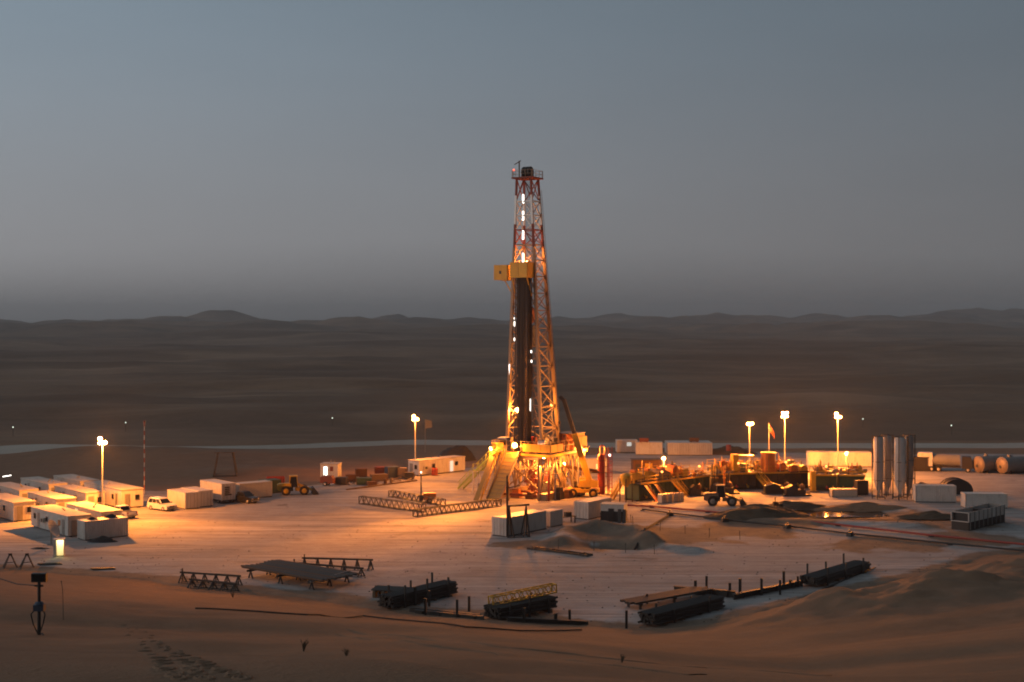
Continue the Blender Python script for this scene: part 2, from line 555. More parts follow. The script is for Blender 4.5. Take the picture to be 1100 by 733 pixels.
# far dune hills, each peak placed where the skyline shows it
PEAKS = [(35, 347, 3600, 320), (72, 343, 4300, 260), (125, 344, 2700, 190), (235, 332, 4600, 250), (205, 338, 4700, 420), (160, 346, 3300, 300),
         (290, 345, 3000, 300), (378, 339, 3300, 130), (345, 344, 3800, 300), (422, 337, 5200, 240), (455, 343, 4000, 300), (500, 343, 4400, 420),
         (600, 340, 4700, 330), (655, 335, 5300, 300), (700, 341, 4300, 330), (775, 334, 5000, 260), (735, 339, 4600, 300), (815, 338, 5200, 330),
         (880, 337, 5400, 330), (940, 343, 3000, 260), (960, 338, 4600, 400), (1010, 334, 5200, 330), (1050, 330, 5400, 380), (1095, 332, 5600, 420), (1150, 334, 5300, 500),
         (-40, 343, 4300, 420), (-120, 340, 4800, 520), (1230, 337, 5200, 500)]
def far_height(XX, YY):
    ZZ = height(XX, YY) + sstep(1950, 2900, YY) * (14 * fbm(XX / 420, YY / 260, 71, 5) + 3 + 6 * sstep(2300, 4200, YY))
    for px, py, D, w in PEAKS:
        cx, zc = (px - 550) * D / F, CZ + (HZ - py) * D / F
        rr = np.sqrt(((XX - cx - 60 * fbm(XX / 300, YY / 300, 91, 3)) / w) ** 2 + ((YY - D) / (w * 1.8)) ** 2)
        prof = np.exp(-(rr * 1.25) ** 1.5)
        ridge = 1 - 2 * np.abs(fbm(XX / 150 + px, YY / 220, 81, 4))
        prof = np.clip(1.0 - rr * .76, 0, 1) ** 1.2
        zp = prof * (zc - 4) * (.86 + .14 * ridge + .25 * fbm(XX / 110, YY / 160, 81, 4) * sstep(.05, .6, rr)) + 4 + 4 * fbm(XX / 130, YY / 180, 83, 3) + 20 * sstep(2200, 3000, YY) * (np.abs(fbm(XX / 240, YY / 150, 85, 4)) * 2 - .2) * (1 - prof * .6)
        k = sstep(1950, 2400, YY)
        ZZ = np.where(k > 0, np.maximum(ZZ, ZZ + (zp - ZZ) * k), ZZ)
    return ZZ
ys = np.concatenate([np.linspace(-60, 0, 20, endpoint=False), np.linspace(0, 330, 520, endpoint=False), [330.0]])
XX, YY = trapezoid(ys, 460, 70, .62)
ground = tag(grid_mesh('ground', XX, YY, height(XX, YY), 'sand'), 'brown sand dunes and desert floor around the drilling pad', 'sand', kind='structure')
XX, YY = trapezoid(np.geomspace(330, 1900, 190), 460, 70, .62)
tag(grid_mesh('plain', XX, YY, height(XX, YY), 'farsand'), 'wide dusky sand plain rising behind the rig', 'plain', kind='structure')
XX, YY = trapezoid(np.linspace(1900, 6600, 230), 460, 70, .62)
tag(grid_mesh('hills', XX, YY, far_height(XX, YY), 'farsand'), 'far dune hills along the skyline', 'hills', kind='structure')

# the levelled pad: a pale compacted sheet whose edges dive into the sand
def band(name, x0, x1, y0, y1, nx, ny, maskf, mat, lift, label, attrf=None):
    xs, ys_ = np.linspace(x0, x1, nx), np.linspace(y0, y1, ny)
    X_, Y_ = np.meshgrid(xs, ys_)
    m = maskf(X_, Y_)
    Z_ = height(X_, Y_) + lift + np.clip(m, -1.2, 0) * .5
    o = grid_mesh(name, X_, Y_, Z_, mat, keep=m > -1.2)
    if attrf is not None:
        co = np.empty(len(o.data.vertices) * 3, np.float32)
        o.data.vertices.foreach_get('co', co)
        co = co.reshape(-1, 3).astype(float)
        at = o.data.attributes.new('soil', 'FLOAT', 'POINT')
        at.data.foreach_set('value', attrf(co[:, 0], co[:, 1]).astype(np.float32))
    return tag(o, label, 'ground', kind='structure')

def pad_mask(X, Y):
    wob = 2.2 * fbm(X / 9, Y / 9, 101, 4)
    front = (Y - edge(X) - 1.0 + wob) / 2.5
    back = (np.interp(X, [-150, -92, -66, -50, -34, -14, 0, 20, 45, 70, 160], [225, 226, 233, 232, 243, 266, 275, 300, 304, 300, 296]) - Y + wob) / 2.5
    return np.minimum(front, back)
# dug soil round the pits and berms right of the rig
DIRT = [(g2(600, 586), 7), (g2(640, 575), 8), (g2(690, 580), 9), (g2(740, 575), 9), (g2(790, 570), 10), (g2(830, 560), 11), (g2(880, 556), 13), (g2(940, 556), 13), (g2(1000, 560), 10), (g2(1050, 580), 8), (g2(960, 585), 9)]
def dirt_mask(X, Y):
    m = np.full_like(X, -9.)
    for (cx, cy_), r in DIRT:
        m = np.maximum(m, r * .62 - np.hypot((X - cx) * .8, Y - cy_))
    return m + 4.5 * fbm(X / 6, Y / 6, 131, 5)
def soil_mask(X, Y):
    return np.maximum(sstep(-4, 3, dirt_mask(X, Y)), 1 - sstep(.0, 2.2, pad_mask(X, Y))) * .9
band('pad', -150, 160, 122, 312, 420, 260, pad_mask, 'pad', .045, 'pale compacted drilling pad with wheel tracks', soil_mask)

def road_mask(X, Y):
    c = np.interp(X, [-260, -110, -55, -25, 0, 20, 60, 160, 260], [282, 291, 312, 326, 324, 318, 316, 318, 322])
    return (6.5 - np.abs(Y - c) + 1.6 * fbm(X / 14, Y / 14, 111, 3)) / 2
band('road', -260, 260, 265, 345, 300, 120, road_mask, 'track', .05, 'pale graded track crossing the desert behind the rig')
def road2_mask(X, Y):
    c = np.interp(X, [-40, -22, -8], [276, 270, 262])
    return (2.2 - np.abs(Y - c) + fbm(X / 8, Y / 8, 121, 3)) / 1.2 - 4 * sstep(-24, -14, X)

wp = g(893, 549)
wx = np.linspace(wp.x - 8, wp.x + 8, 40); wy = np.linspace(wp.y - 4, wp.y + 4, 30)
XX, YY = np.meshgrid(wx, wy)
WZ = H(wp.x, wp.y) + .95
tag(grid_mesh('pit_water', XX, YY, np.full_like(XX, WZ), 'water'), 'still dark water in the waste pit behind the earth bank', 'water', kind='structure')

# ------------------------------------------------------------------ builders
UA = R(40.5)
U = Vector((math.cos(UA), math.sin(UA), 0))
V = Vector((-math.sin(UA), math.cos(UA), 0))

def seat(c, L, W, along, ang=UA):
    """centre and heading of a box whose corner nearest the viewer is c"""
    u = Vector((math.cos(ang), math.sin(ang), 0)); v = Vector((-u.y, u.x, 0))
    if along == 'v':
        p = c + v * L / 2 + u * W / 2
        rz = ang - math.pi / 2
    else:
        p = c + u * L / 2 + v * W / 2
        rz = ang + math.pi
    p = Vector((p.x, p.y, H(p.x, p.y)))
    return p, rz

def corr_wall(x0, x1, z0, z1, y, depth=.04, pitch=.3, axis='x'):
    m = MB()
    n = max(2, int(round(abs(x1 - x0) / pitch)))
    st = (x1 - x0) / n
    prof = []
    for i in range(n):
        a = x0 + i * st
        prof += [(a, 0), (a + st * .35, 0), (a + st * .5, -depth), (a + st * .85, -depth)]
    prof.append((x1, 0))
    sg = 1 if y > 0 else -1
    vs, fs = [], []
    for a, d in prof:
        b = y + sg * d
        for z in (z0, z1):
            vs.append((a, b, z) if axis == 'x' else (b, a, z))
    for i in range(len(prof) - 1):
        fs.append((2 * i, 2 * i + 2, 2 * i + 3, 2 * i + 1))
    return m.add(vs, fs)

_cont = {}
def container(label, c, along='v', L=6.06, W=2.44, Hh=2.59, mat='white', group=None, ang=UA, name='shipping_container', cat='container',
              louvers=False, lift=0., centre=None, rz=None, sign=False):
    if centre is None:
        p, rz = seat(c, L, W, along, ang)
    else:
        p = centre
    t = thing(name, label, cat, p + Vector((0, 0, lift)), rz, group)
    k = (round(L, 2), round(W, 2), round(Hh, 2), mat, louvers)
    if k not in _cont:
        x, y = L / 2, W / 2
        parts = []
        def P(nm, mb, mt, sm=False):
            parts.append((nm, mb.mesh(nm, mt, sm), None))
        for sy in (-1, 1):
            P('side_panel', corr_wall(-x + .1, x - .1, .16, Hh - .1, sy * (y - .04)), mat)
        P('end_panel', corr_wall(-y + .1, y - .1, .16, Hh - .1, -(x - .04), axis='y'), mat)
        P('roof', MB().box(-x + .02, x - .02, -y + .02, y - .02, Hh - .1, Hh - .03), mat)
        P('floor', MB().box(-x, x, -y, y, 0, .16), 'dark')
        for sx in (-1, 1):
            for sy in (-1, 1):
                P('corner_post', MB().box(min(sx * x, sx * (x - .13)), max(sx * x, sx * (x - .13)), min(sy * y, sy * (y - .13)), max(sy * y, sy * (y - .13)), .0, Hh), mat)
        for sy in (-1, 1):
            P('top_rail', MB().box(-x + .13, x - .13, min(sy * y, sy * (y - .08)), max(sy * y, sy * (y - .08)), Hh - .12, Hh), mat)
        for sx in (-1, 1):
            P('top_rail', MB().box(min(sx * x, sx * (x - .08)), max(sx * x, sx * (x - .08)), -y + .13, y - .13, Hh - .12, Hh), mat)
        dl = []
        for sy in (-1, 1):
            a, b = sorted((sy * .012, sy * (y - .14)))
            P('door', MB().box(x - .08, x - .03, a, b, .17, Hh - .13), mat)
            dl.append(len(parts) - 1)
            for f in (.3, .75):
                yy = sy * (y - .14) * f
                parts.append(('lock_rod', MB().tube((x - .005, yy, .2), (x - .005, yy, Hh - .16), .022, .022, 6).mesh('lock_rod', 'grey'), dl[-1]))
        if louvers:
            for i in range(5):
                z = Hh * .32 + i * Hh * .105
                P('louver', MB().box(x - .02, x + .03, -y * .55, y * .15 + (.35 if i == 0 else 0), z, z + Hh * .07), 'black')
        _cont[k] = parts
    made = []
    for nm, me, par in _cont[k]:
        made.append(link(bpy.data.objects.new(nm, me), made[par] if par is not None else t))
    return t

def cabin(label, c, along='v', L=12.0, W=3.0, Hh=2.75, group=None, ang=UA, mat='white', lit=None, name='site_cabin', ac=2, roofgear=True, seed=0, centre=None, rz=None, lift=.25):
    rnd = random.Random(seed)
    if centre is None:
        p, rz = seat(c, L, W, along, ang)
    else:
        p = centre
    t = thing(name, label, 'cabin', p, rz, group)
    x, y = L / 2, W / 2
    for sy in (-.7, .7):
        MB().box(-x + .05, x - .05, sy * y - .12, sy * y + .12, 0, lift).build('skid', 'dark', t)
    w = MB().box(-x, x, -y, y, lift, Hh).build('wall', mat, t)
    n = max(4, int(L / 1.2))
    for sy in (-1, 1):      # cover strips between the wall sheets
        for i in range(1, n):
            a = -x + L * i / n
            bar(w, 'cover_strip', (a, sy * (y + .012), lift), (a, sy * (y + .012), Hh), .07, mat, .024)
    MB().box(-x - .08, x + .08, -y - .08, y + .08, Hh, Hh + .14).build('roof', 'roof', t)
    # end wall facing +x: door and window, long walls: windows
    def window(face, a, z0, z1, w_, m='glass'):
        if face == 'e':
            fr = MB().box(x, x + .05, a - w_ / 2 - .06, a + w_ / 2 + .06, z0 - .06, z1 + .06).build('window', mat, t)
            MB().box(x + .045, x + .06, a - w_ / 2, a + w_ / 2, z0, z1).build('pane', m, fr)
        else:
            sy = -1 if face == 'f' else 1
            b0, b1 = sorted((sy * y, sy * (y + .05)))
            fr = MB().box(a - w_ / 2 - .06, a + w_ / 2 + .06, b0, b1, z0 - .06, z1 + .06).build('window', mat, t)
            b0, b1 = sorted((sy * (y + .045), sy * (y + .06)))
            MB().box(a - w_ / 2, a + w_ / 2, b0, b1, z0, z1).build('pane', m, fr)
    def door(face, a, m='grey'):
        sy = -1 if face == 'f' else 1
        if face == 'e':
            d = MB().box(x, x + .05, a - .42, a + .42, lift + .05, lift + 2.05).build('door', m, t)
            MB().box(x + .05, x + .12, a + .28, a + .34, lift + .95, lift + 1.05).build('handle', 'black', d)
        else:
            b0, b1 = sorted((sy * y, sy * (y + .05)))
            d = MB().box(a - .42, a + .42, b0, b1, lift + .05, lift + 2.05).build('door', m, t)
            b0, b1 = sorted((sy * (y + .05), sy * (y + .12)))
            MB().box(a + .28, a + .34, b0, b1, lift + .95, lift + 1.05).build('handle', 'black', d)
    if lit != 'none':
        window('e', W * .22, 1.3, 2.1, .7)
        door('e', -W * .22)
        for f in ('f', 'b'):
            k = max(1, int(L / 4.2))
            for i in range(k):
                a = -x + L * (i + .5) / k
                window(f, a - .7, 1.35, 2.1, .8)
                if i % 2 == 0:
                    door(f, a + .6, 'coolroom' if (lit == 'cool' and i == 0) else ('litroom' if lit == 'warm' and i == 0 else 'grey'))
        for i in range(ac):
            f = -1 if i % 2 == 0 else 1
            a = -x + L * (i + .75) / ac
            b0, b1 = sorted((f * (y + .02), f * (y + .42)))
            u_ = MB().box(a - .42, a + .42, b0, b1, 1.2, 1.8).build('air_conditioner', 'cream', t)
            b0, b1 = sorted((f * (y + .42), f * (y + .44)))
            MB().box(a - .3, a + .3, b0, b1, 1.27, 1.73).build('grille', 'black', u_)
    if roofgear:
        for i in range(rnd.randint(1, 2)):
            a = rnd.uniform(-x * .8, x * .8)
            MB().tube((a, rnd.uniform(-.6, .6), Hh + .14), (a, 0, Hh + .14 + rnd.uniform(.3, .6)), .09, .09, 8).build('roof_vent', 'grey', t)
    return t

def floodlight(parent, p, d, lens='sodium', size=.42):
    """housing with an emitting front; d points where it shines"""
    p, d = Vector(p), Vector(d).normalized()
    h = MB().tube(p - d * .28, p, size * .45, size, 10).build('floodlight', 'grey', parent, True)
    MB().tube(p + d * .001, p + d * .03, size * .92, size * .92, 12).build('lens', lens, h)
    return h

def add_light(parent, p, power, col=(1.0, .285, .036), radius=.15, spot=None):
    if spot:
        L = bpy.data.lights.new('lamp_light', 'SPOT')
        L.spot_size = R(spot[1]); L.spot_blend = 1.0
    else:
        L = bpy.data.lights.new('lamp_light', 'POINT')
    L.energy, L.color, L.shadow_soft_size = power * 1.12, col, (max(radius, .2) if spot else .07)
    o = link(bpy.data.objects.new('lamp_light', L), parent)
    o.location = p
    if spot:
        o.rotation_euler = Vector(spot[0]).to_track_quat('-Z', 'Y').to_euler()
    return o

POW = 1.6
def lamp_mast(label, px, py, hgt, power, aim=(0, -1), n=3, lens='sodium', r=.09, beams=()):
    p = put(px, py)
    t = thing('lamp_mast', label, 'lamp mast', p, 0, 'floodlight masts around the pad')
    MB().box(-.5, .5, -.5, .5, -.1, .25).build('base', 'grey', t)
    MB().tube((0, 0, .2), (0, 0, hgt), r * 1.5, r * .8, 10).build('pole', 'silver', t, True)
    ax = Vector((aim[0], aim[1], 0)).normalized()
    sd = Vector((-ax.y, ax.x, 0))
    cb = MB().bar(-sd * .7 + Vector((0, 0, hgt)), sd * .7 + Vector((0, 0, hgt)), .12).build('crossbar', 'silver', t)
    for i in range(n):
        q = sd * ((i % 2 - .5) * .66) + Vector((0, 0, hgt + .2 + .62 * (i // 2))) + ax * .35
        floodlight(t, q, ax * 1.0 + Vector((0, 0, -.6)), lens, .36)
    add_light(t, ax * 1.25 + Vector((0, 0, hgt + .25)), power * POW, radius=.16)
    for (bx, by, cone, pw) in beams:
        tg = g(bx, by) - p
        add_light(t, ax * 1.3 + Vector((0, 0, hgt + .1)), pw, radius=.12, spot=(tg - Vector((0, 0, hgt)), cone))
    return t

def wheel(parent, c, r, w, axis='y', rim='cream'):
    c = Vector(c)
    a = Vector((0, 1, 0)) if axis == 'y' else Vector((1, 0, 0))
    ty = MB()
    ty.tube(c - a * w / 2, c + a * w / 2, r * .94, r * .94, 18)
    ty.tube(c - a * w * .38, c + a * w * .38, r, r, 18)
    o = ty.build('tyre', 'tyre', parent, True)
    for s in (-1, 1):
        MB().tube(c + a * s * w * .45, c + a * s * w * .53, r * .58, r * .5, 12).build('rim', rim, o, True)
    return o

def car(label, p, rz, kind='suv', mat='carpaint', name='parked_car', cat='car'):
    t = thing(name, label, cat, p, rz)
    Lc, Wd = (4.9, 1.94) if kind == 'suv' else (5.3, 1.85)
    x, y = Lc / 2, Wd / 2
    prof = [(-x, .45), (-x + .05, .95), (-x + .12, 1.08), (x - 1.35, 1.10), (x - .35, 1.00), (x - .04, .85), (x, .45), (x - .25, .32), (-x + .3, .32)]
    MB().prism(prof, -y, y).build('body', mat, t)
    if kind == 'suv':
        a, b = (-x + .12, x - 1.3, -y + .03, y - .03), (-x + .38, x - 2.15, -y + .2, y - .2)
        z0, z1 = 1.08, 1.86
    else:
        a, b = (-x + 1.75, x - 1.3, -y + .03, y - .03), (-x + 2.0, x - 2.1, -y + .18, y - .18)
        z0, z1 = 1.08, 1.76
    gh = MB().frustum(a, z0, b, z1).build('cab', mat, t)
    MB().frustum((b[0] + .05, b[1] - .05, b[2] + .05, b[3] - .05), z1, (b[0] + .12, b[1] - .1, b[2] + .12, b[3] - .12), z1 + .06).build('roof', mat, t)
    def lerp(f, k): return (a[k] + (b[k] - a[k]) * f)
    for sy in (-1, 1):
        k = 3 if sy > 0 else 2
        n = 3 if kind == 'suv' else 2
        for i in range(n):
            def pt(f, s):
                x0 = lerp(f, 0) + .12; x1 = lerp(f, 1) - .12
                return (x0 + (x1 - x0) * s, lerp(f, k), z0 + (z1 - z0) * f)
            s0, s1 = i / n + .015, (i + 1) / n - .015
            q = [pt(.12, s0), pt(.12, s1), pt(.86, s1), pt(.86, s0)]
            if sy > 0: q = q[::-1]
            MB().slab(q, .012).build('side_window', 'glass', gh)
    for nm, k in (('windscreen', 1), ('rear_window', 0)):
        def pt(f, s):
            y0, y1 = lerp(f, 2) + .1, lerp(f, 3) - .1
            return (lerp(f, k), y0 + (y1 - y0) * s, z0 + (z1 - z0) * f)
        q = [pt(.1, 0), pt(.1, 1), pt(.88, 1), pt(.88, 0)]
        if k == 0: q = q[::-1]
        MB().slab(q, .012).build(nm, 'glass', gh)
    for sx in (x - .95, -x + .98):
        for sy in (-1, 1):
            wheel(t, (sx, sy * (y - .1), .38), .38, .26, rim='silver')
    for sy in (-1, 1):
        MB().cbox((x - .06, sy * (y - .3), .72), .1, .38, .16).build('headlight', 'silver', t)
        MB().cbox((-x + .03, sy * (y - .15), .75), .06, .16, .3).build('tail_light', 'red', t)
        MB().cbox((x - 1.55, sy * (y + .1), 1.12), .12, .2, .16).build('mirror', 'black', t)
    MB().cbox((x - .01, 0, .66), .06, .9, .22).build('grille', 'black', t)
    MB().cbox((x - .02, 0, .42), .18, Wd - .1, .18).build('bumper', 'grey', t)
    MB().cbox((-x + .02, 0, .42), .16, Wd - .1, .2).build('bumper', 'grey', t)
    if kind == 'pickup':
        MB().box(-x + .12, -x + 1.6, -y + .12, y - .12, 1.085, 1.1).build('load_bed', 'black', t)
    return t

def loader(label, p, rz, mat='yellow', backhoe=False):
    t = thing('wheel_loader', label, 'loader', p, rz)
    for sx in (-1.55, 1.45):
        for sy in (-1, 1):
            wheel(t, (sx, sy * 1.0, .78), .78, .55, rim='yellow' if mat == 'yellow' else 'grey')
    MB().prism([(-2.9, .9), (-2.95, 1.75), (-2.6, 1.95), (-.7, 2.0), (-.5, .75), (-2.2, .65)], -.72, .72).build('engine_hood', mat, t)
    MB().box(-1.3, -.35, -.78, .78, .7, 1.35).build('rear_frame', 'dark', t)
    MB().prism([(.0, .7), (.0, 1.25), (1.7, 1.3), (2.1, .9), (1.9, .6)], -.45, .45).build('front_frame', mat, t)
    cb = MB().frustum((-.95, .45, -.68, .68), 1.35, (-.85, .25, -.6, .6), 3.1).build('cab', 'glass', t)
    for sx, sx2 in ((-.95, -.85), (.45, .25)):
        for sy in (-1, 1):
            MB().bar((sx, sy * .69, 1.3), (sx2, sy * .61, 3.1), .1).build('cab_post', mat, cb)
    MB().box(-1.0, .4, -.72, .72, 3.1, 3.25).build('cab_roof', mat, t)
    MB().tube((-1.9, .4, 1.95), (-1.9, .4, 2.7), .07, .07, 8).build('exhaust', 'black', t)
    for sy in (-1, 1):
        MB().bar((.45, sy * .5, 1.75), (2.9, sy * .5, .75), .16, .34).build('lift_arm', mat, t)
        MB().tube((.5, sy * .3, 1.1), (2.0, sy * .3, 1.2), .07, .07, 8).build('ram', 'silver', t)
    b = [(2.75, .25), (2.75, 1.05), (2.95, 1.2), (3.05, .55), (3.9, .2), (3.9, .12), (2.9, .12)]
    MB().prism(b, -1.3, 1.3).build('bucket', 'dark', t)
    for sy in (-1.3, 1.3):
        MB().prism([(2.75, .12), (2.75, 1.15), (3.0, 1.25), (3.85, .2), (3.85, .12)], sy - .03, sy + .03).build('bucket_cheek', 'dark', t)
    for sy in (-1, 1):
        MB().box(-2.3, -.75, sy * 1.0 - .3, sy * 1.0 + .3, 1.62, 1.68).build('mudguard', mat, t)
    return t

def lattice_beam(label, a, b, w=1.0, h=1.0, mat='dark', bays=None, name='lattice_boom', cat='lattice boom', z0=.08, group=None, thick=.11, tri=False):
    """lattice section lying on the ground from a to b (world points)"""
    a, b = Vector(a), Vector(b)
    d = b - a
    L = Vector((d.x, d.y, 0)).length
    za, zb = H(a.x, a.y) if a.z == 0 else a.z, H(b.x, b.y) if b.z == 0 else b.z
    t = thing(name, label, cat, (a.x, a.y, za), math.atan2(d.y, d.x), group)
    t.rotation_euler[1] = -math.atan2(zb - za, L)
    bays = bays or max(4, int(L / (h * 1.1)))
    ch = [(-w / 2, z0), (w / 2, z0), (w / 2, z0 + h), (-w / 2, z0 + h)] if not tri else [(-w / 2, z0), (w / 2, z0), (0, z0 + h)]
    for (yy, zz) in ch:
        bar(t, 'chord', (0, yy, zz), (L, yy, zz), thick, mat)
    n = len(ch)
    for i in range(bays + 1):
        x0 = L * i / bays
        for k in range(n):
            (y0, zz0), (y1, zz1) = ch[k], ch[(k + 1) % n]
            if i < bays:
                x1 = L * (i + 1) / bays
                xm = (x0 + x1) / 2
                if abs(zz0 - zz1) > .2:
                    lo, hi = ((y0, zz0), (y1, zz1)) if zz0 < zz1 else ((y1, zz1), (y0, zz0))
                    bar(t, 'lacing', (x0, *lo), (xm, *hi), thick * .6, mat)
                    bar(t, 'lacing', (xm, *hi), (x1, *lo), thick * .6, mat)
                else:
                    bar(t, 'lacing', (x0, y0, zz0), (x1, y1, zz1), thick * .6, mat)
    for xe in (0, L):
        for k in range(n):
            bar(t, 'end_frame', (xe, *ch[k]), (xe, *ch[(k + 1) % n]), thick, mat)
    return t

def pipe_stack(label, a, b, rows, cols, r=.09, mat='pipe', base=.35, group=None, spread=1.02, nstake=3, stake_h=1.9, jitter=.25):
    """layers of pipes lying from a to b on sleepers, held by stakes; every pipe an object"""
    a, b = Vector(a), Vector(b)
    d = b - a; d.z = 0
    L = d.length
    t = thing('pipe_stack', label, 'pipe stack', (a.x, a.y, H(a.x, a.y) * .5 + H(b.x, b.y) * .5), math.atan2(d.y, d.x), group)
    pitch = 2 * r * spread
    W = cols * pitch
    ns = 4
    for i in range(ns):
        x = L * (i + .5) / ns
        MB().box(x - .15, x + .15, -W / 2 - .2, W / 2 + .2, -.08, base).build('sleeper', 'wood', t)
    rnd = random.Random(label)
    for k in range(rows):
        for c in range(cols - (k % 2)):
            y = -W / 2 + pitch * (c + .5 + .5 * (k % 2))
            j = rnd.uniform(-jitter, jitter)
            rod(t, 'pipe', (j, y, base + r + k * pitch * .9), (L + j * .6, y, base + r + k * pitch * .9), r, mat, 8)
    for i in range(nstake):
        x = L * (i + .5) / nstake
        for sy in (-1, 1):
            hh = stake_h * rnd.uniform(.85, 1.1)
            bar(t, 'stake', (x, sy * (W / 2 + .12), -.1), (x, sy * (W / 2 + .12), hh), .16, 'dark')
    return t

def post(label, px, py, h=1.3, w=.2, group='steel stakes of the pipe yard', name='steel_stake', lean=0):
    p = put(px, py)
    m = MB()     # an I section with a cap plate
    m.box(-w / 2, w / 2, -w / 2, -w / 2 + .03, -.2, h).box(-w / 2, w / 2, w / 2 - .03, w / 2, -.2, h).box(-.015, .015, -w / 2 + .031, w / 2 - .031, -.2, h - .005)
    m.box(-w / 2 - .02, w / 2 + .02, -w / 2 - .02, w / 2 + .02, h + .001, h + .02)
    o = m.build(name, 'dark')
    o.location = p
    o.rotation_euler = (lean, lean * .7, random.uniform(0, 1.5))
    return tag(o, label, 'stake', group)

def ibeam(label, a, b, h=.4, w=.3, group=None, name='steel_beam', mat='dark', z0=0.):
    a, b = Vector(a), Vector(b)
    d = b - a; d.z = 0
    L = d.length
    m = MB()
    m.box(0, L, -w / 2, w / 2, 0, .05).box(0, L, -w / 2, w / 2, h - .05, h).box(0, L, -.025, .025, .051, h - .051)
    for i in range(4):
        x = L * (i + .5) / 4
        m.box(x - .02, x + .02, -w / 2 + .01, w / 2 - .01, .052, h - .052)
    o = m.build(name, mat)
    za, zb = H(a.x, a.y), H(b.x, b.y)
    o.location = (a.x, a.y, za - .04 + z0)
    o.rotation_euler = (0, -math.atan2(zb - za, L), math.atan2(d.y, d.x))
    return tag(o, label, 'beam', group)

def trestle_row(label, a, b, n=5, h=1.1, w=1.0, group=None):
    """pipe rack: a top beam on splayed legs with a foot beam"""
    a, b = Vector(a), Vector(b)
    d = b - a; d.z = 0
    L = d.length
    t = thing('pipe_rack', label, 'pipe rack', (a.x, a.y, min(H(a.x, a.y), H(b.x, b.y))), math.atan2(d.y, d.x), group)
    bar(t, 'top_beam', (-.3, 0, h), (L + .3, 0, h), .16, 'dark', .2)
    for sy in (-1, 1):
        bar(t, 'foot_beam', (-.1, sy * w / 2, .03), (L + .1, sy * w / 2, .03), .12, 'dark')
    for i in range(n):
        x = L * i / (n - 1)
        for sy in (-1, 1):
            bar(t, 'leg', (x + sy * .22, sy * w / 2, 0), (x, 0, h), .11, 'dark')
            bar(t, 'brace', (x - sy * .22, sy * w / 2, .05), (x, 0, h * .95), .07, 'dark')
        bar(t, 'cross_tie', (x, -w / 2 * .55, h * .45), (x, w / 2 * .55, h * .45), .07, 'dark')
    bar(t, 'end_post', (0, 0, h), (0, 0, h + .45), .12, 'dark')
    return t

# ------------------------------------------------------------------ the drilling rig
RT = R(30)
RC = Vector((4.68, 226.0, 0))
rig = thing('drilling_rig', 'tall floodlit drilling rig with lattice mast, yellow racking board and raised drill floor', 'drilling rig', RC, -RT)
RINV = Matrix.Rotation(RT, 3, 'Z')
def rl(x, y, z):
    return RINV @ (Vector((x, y, z)) - RC)
FZ = 7.5
def lerp(a, b, t): return a + (b - a) * t

# substructure: two side boxes with columns and braces
for sx in (-1, 1):
    xs_ = sx * 4.3
    MB().box(xs_ - .9, xs_ + .9, -7.2, 7.2, 0, 1.1).build('base_box', 'mast', rig)
    for y in (-6.2, -2.1, 2.1, 6.2):
        for dx in (-.75, .75):
            bar(rig, 'substructure_column', (xs_ + dx, y, 1.1), (xs_ + dx, y, FZ - .5), .32, 'mast')
    for y0, y1 in ((-6.2, -2.1), (-2.1, 2.1), (2.1, 6.2)):
        for dx in (-.75, .75):
            bar(rig, 'substructure_brace', (xs_ + dx, y0, 1.15), (xs_ + dx, (y0 + y1) / 2, FZ - .55), .2, 'mast')
            bar(rig, 'substructure_brace', (xs_ + dx, (y0 + y1) / 2, FZ - .55), (xs_ + dx, y1, 1.15), .2, 'mast')
            bar(rig, 'substructure_brace', (xs_ + dx, y0, 4.2), (xs_ + dx, y1, 4.2), .18, 'mast')
for y in (-6.2, -2.1, 2.1, 6.2):
    bar(rig, 'spreader_beam', (-3.4, y, .6), (3.4, y, .6), .35, 'darkred')
    bar(rig, 'spreader_beam', (-3.5, y, FZ - .8), (3.5, y, FZ - .8), .45, 'mast')
    bar(rig, 'substructure_brace', (-3.5, y, 1.3), (3.4, y, FZ - 1.1), .2, 'mast')
    bar(rig, 'substructure_brace', (3.5, y + .25, 1.3), (-3.4, y + .25, FZ - 1.1), .2, 'mast')
fl = MB().box(-5.5, 5.5, -6.5, 6.5, FZ - .5, FZ).build('drill_floor', 'dark', rig)
MB().box(-5.55, 5.55, -6.58, -6.5, FZ - .45, FZ - .05).build('floor_edge', 'yellow', fl)
MB().box(5.5, 5.58, -6.5, 6.5, FZ - .45, FZ - .05).build('floor_edge', 'yellow', fl)
# wind walls round the floor: low yellow panels each a piece
for (x0, x1) in ((-5.5, -3.3), (.4, 2.0), (2.05, 3.7), (3.75, 5.5)):
    MB().box(x0, x1, -6.57, -6.5, FZ + .25, FZ + 1.55).build('wind_wall_panel', 'yellow', rig)
for i in range(6):
    y0 = -6.4 + i * 2.15
    if i in (0, 1, 4, 5):
        MB().box(5.5, 5.57, y0, y0 + 2.05, FZ + .25, FZ + (1.5 if i < 4 else 2.1)).build('wind_wall_panel', 'yellow' if i != 1 else 'orange', rig)
for x in np.linspace(-5.5, 5.5, 9):
    bar(rig, 'railing_post', (x, -6.45, FZ), (x, -6.45, FZ + 1.9), .07, 'mast')
for y in np.linspace(-6.4, 6.4, 9):
    bar(rig, 'railing_post', (5.45, y, FZ), (5.45, y, FZ + 1.9), .07, 'mast')
for z in (1.1, 1.88):
    bar(rig, 'railing', (-5.5, -6.45, FZ + z), (5.5, -6.45, FZ + z), .06, 'mast')
    bar(rig, 'railing', (5.45, -6.4, FZ + z), (5.45, 6.4, FZ + z), .06, 'mast')
    bar(rig, 'railing', (-5.45, -6.4, FZ + z), (-5.45, 6.4, FZ + z), .06, 'mast')

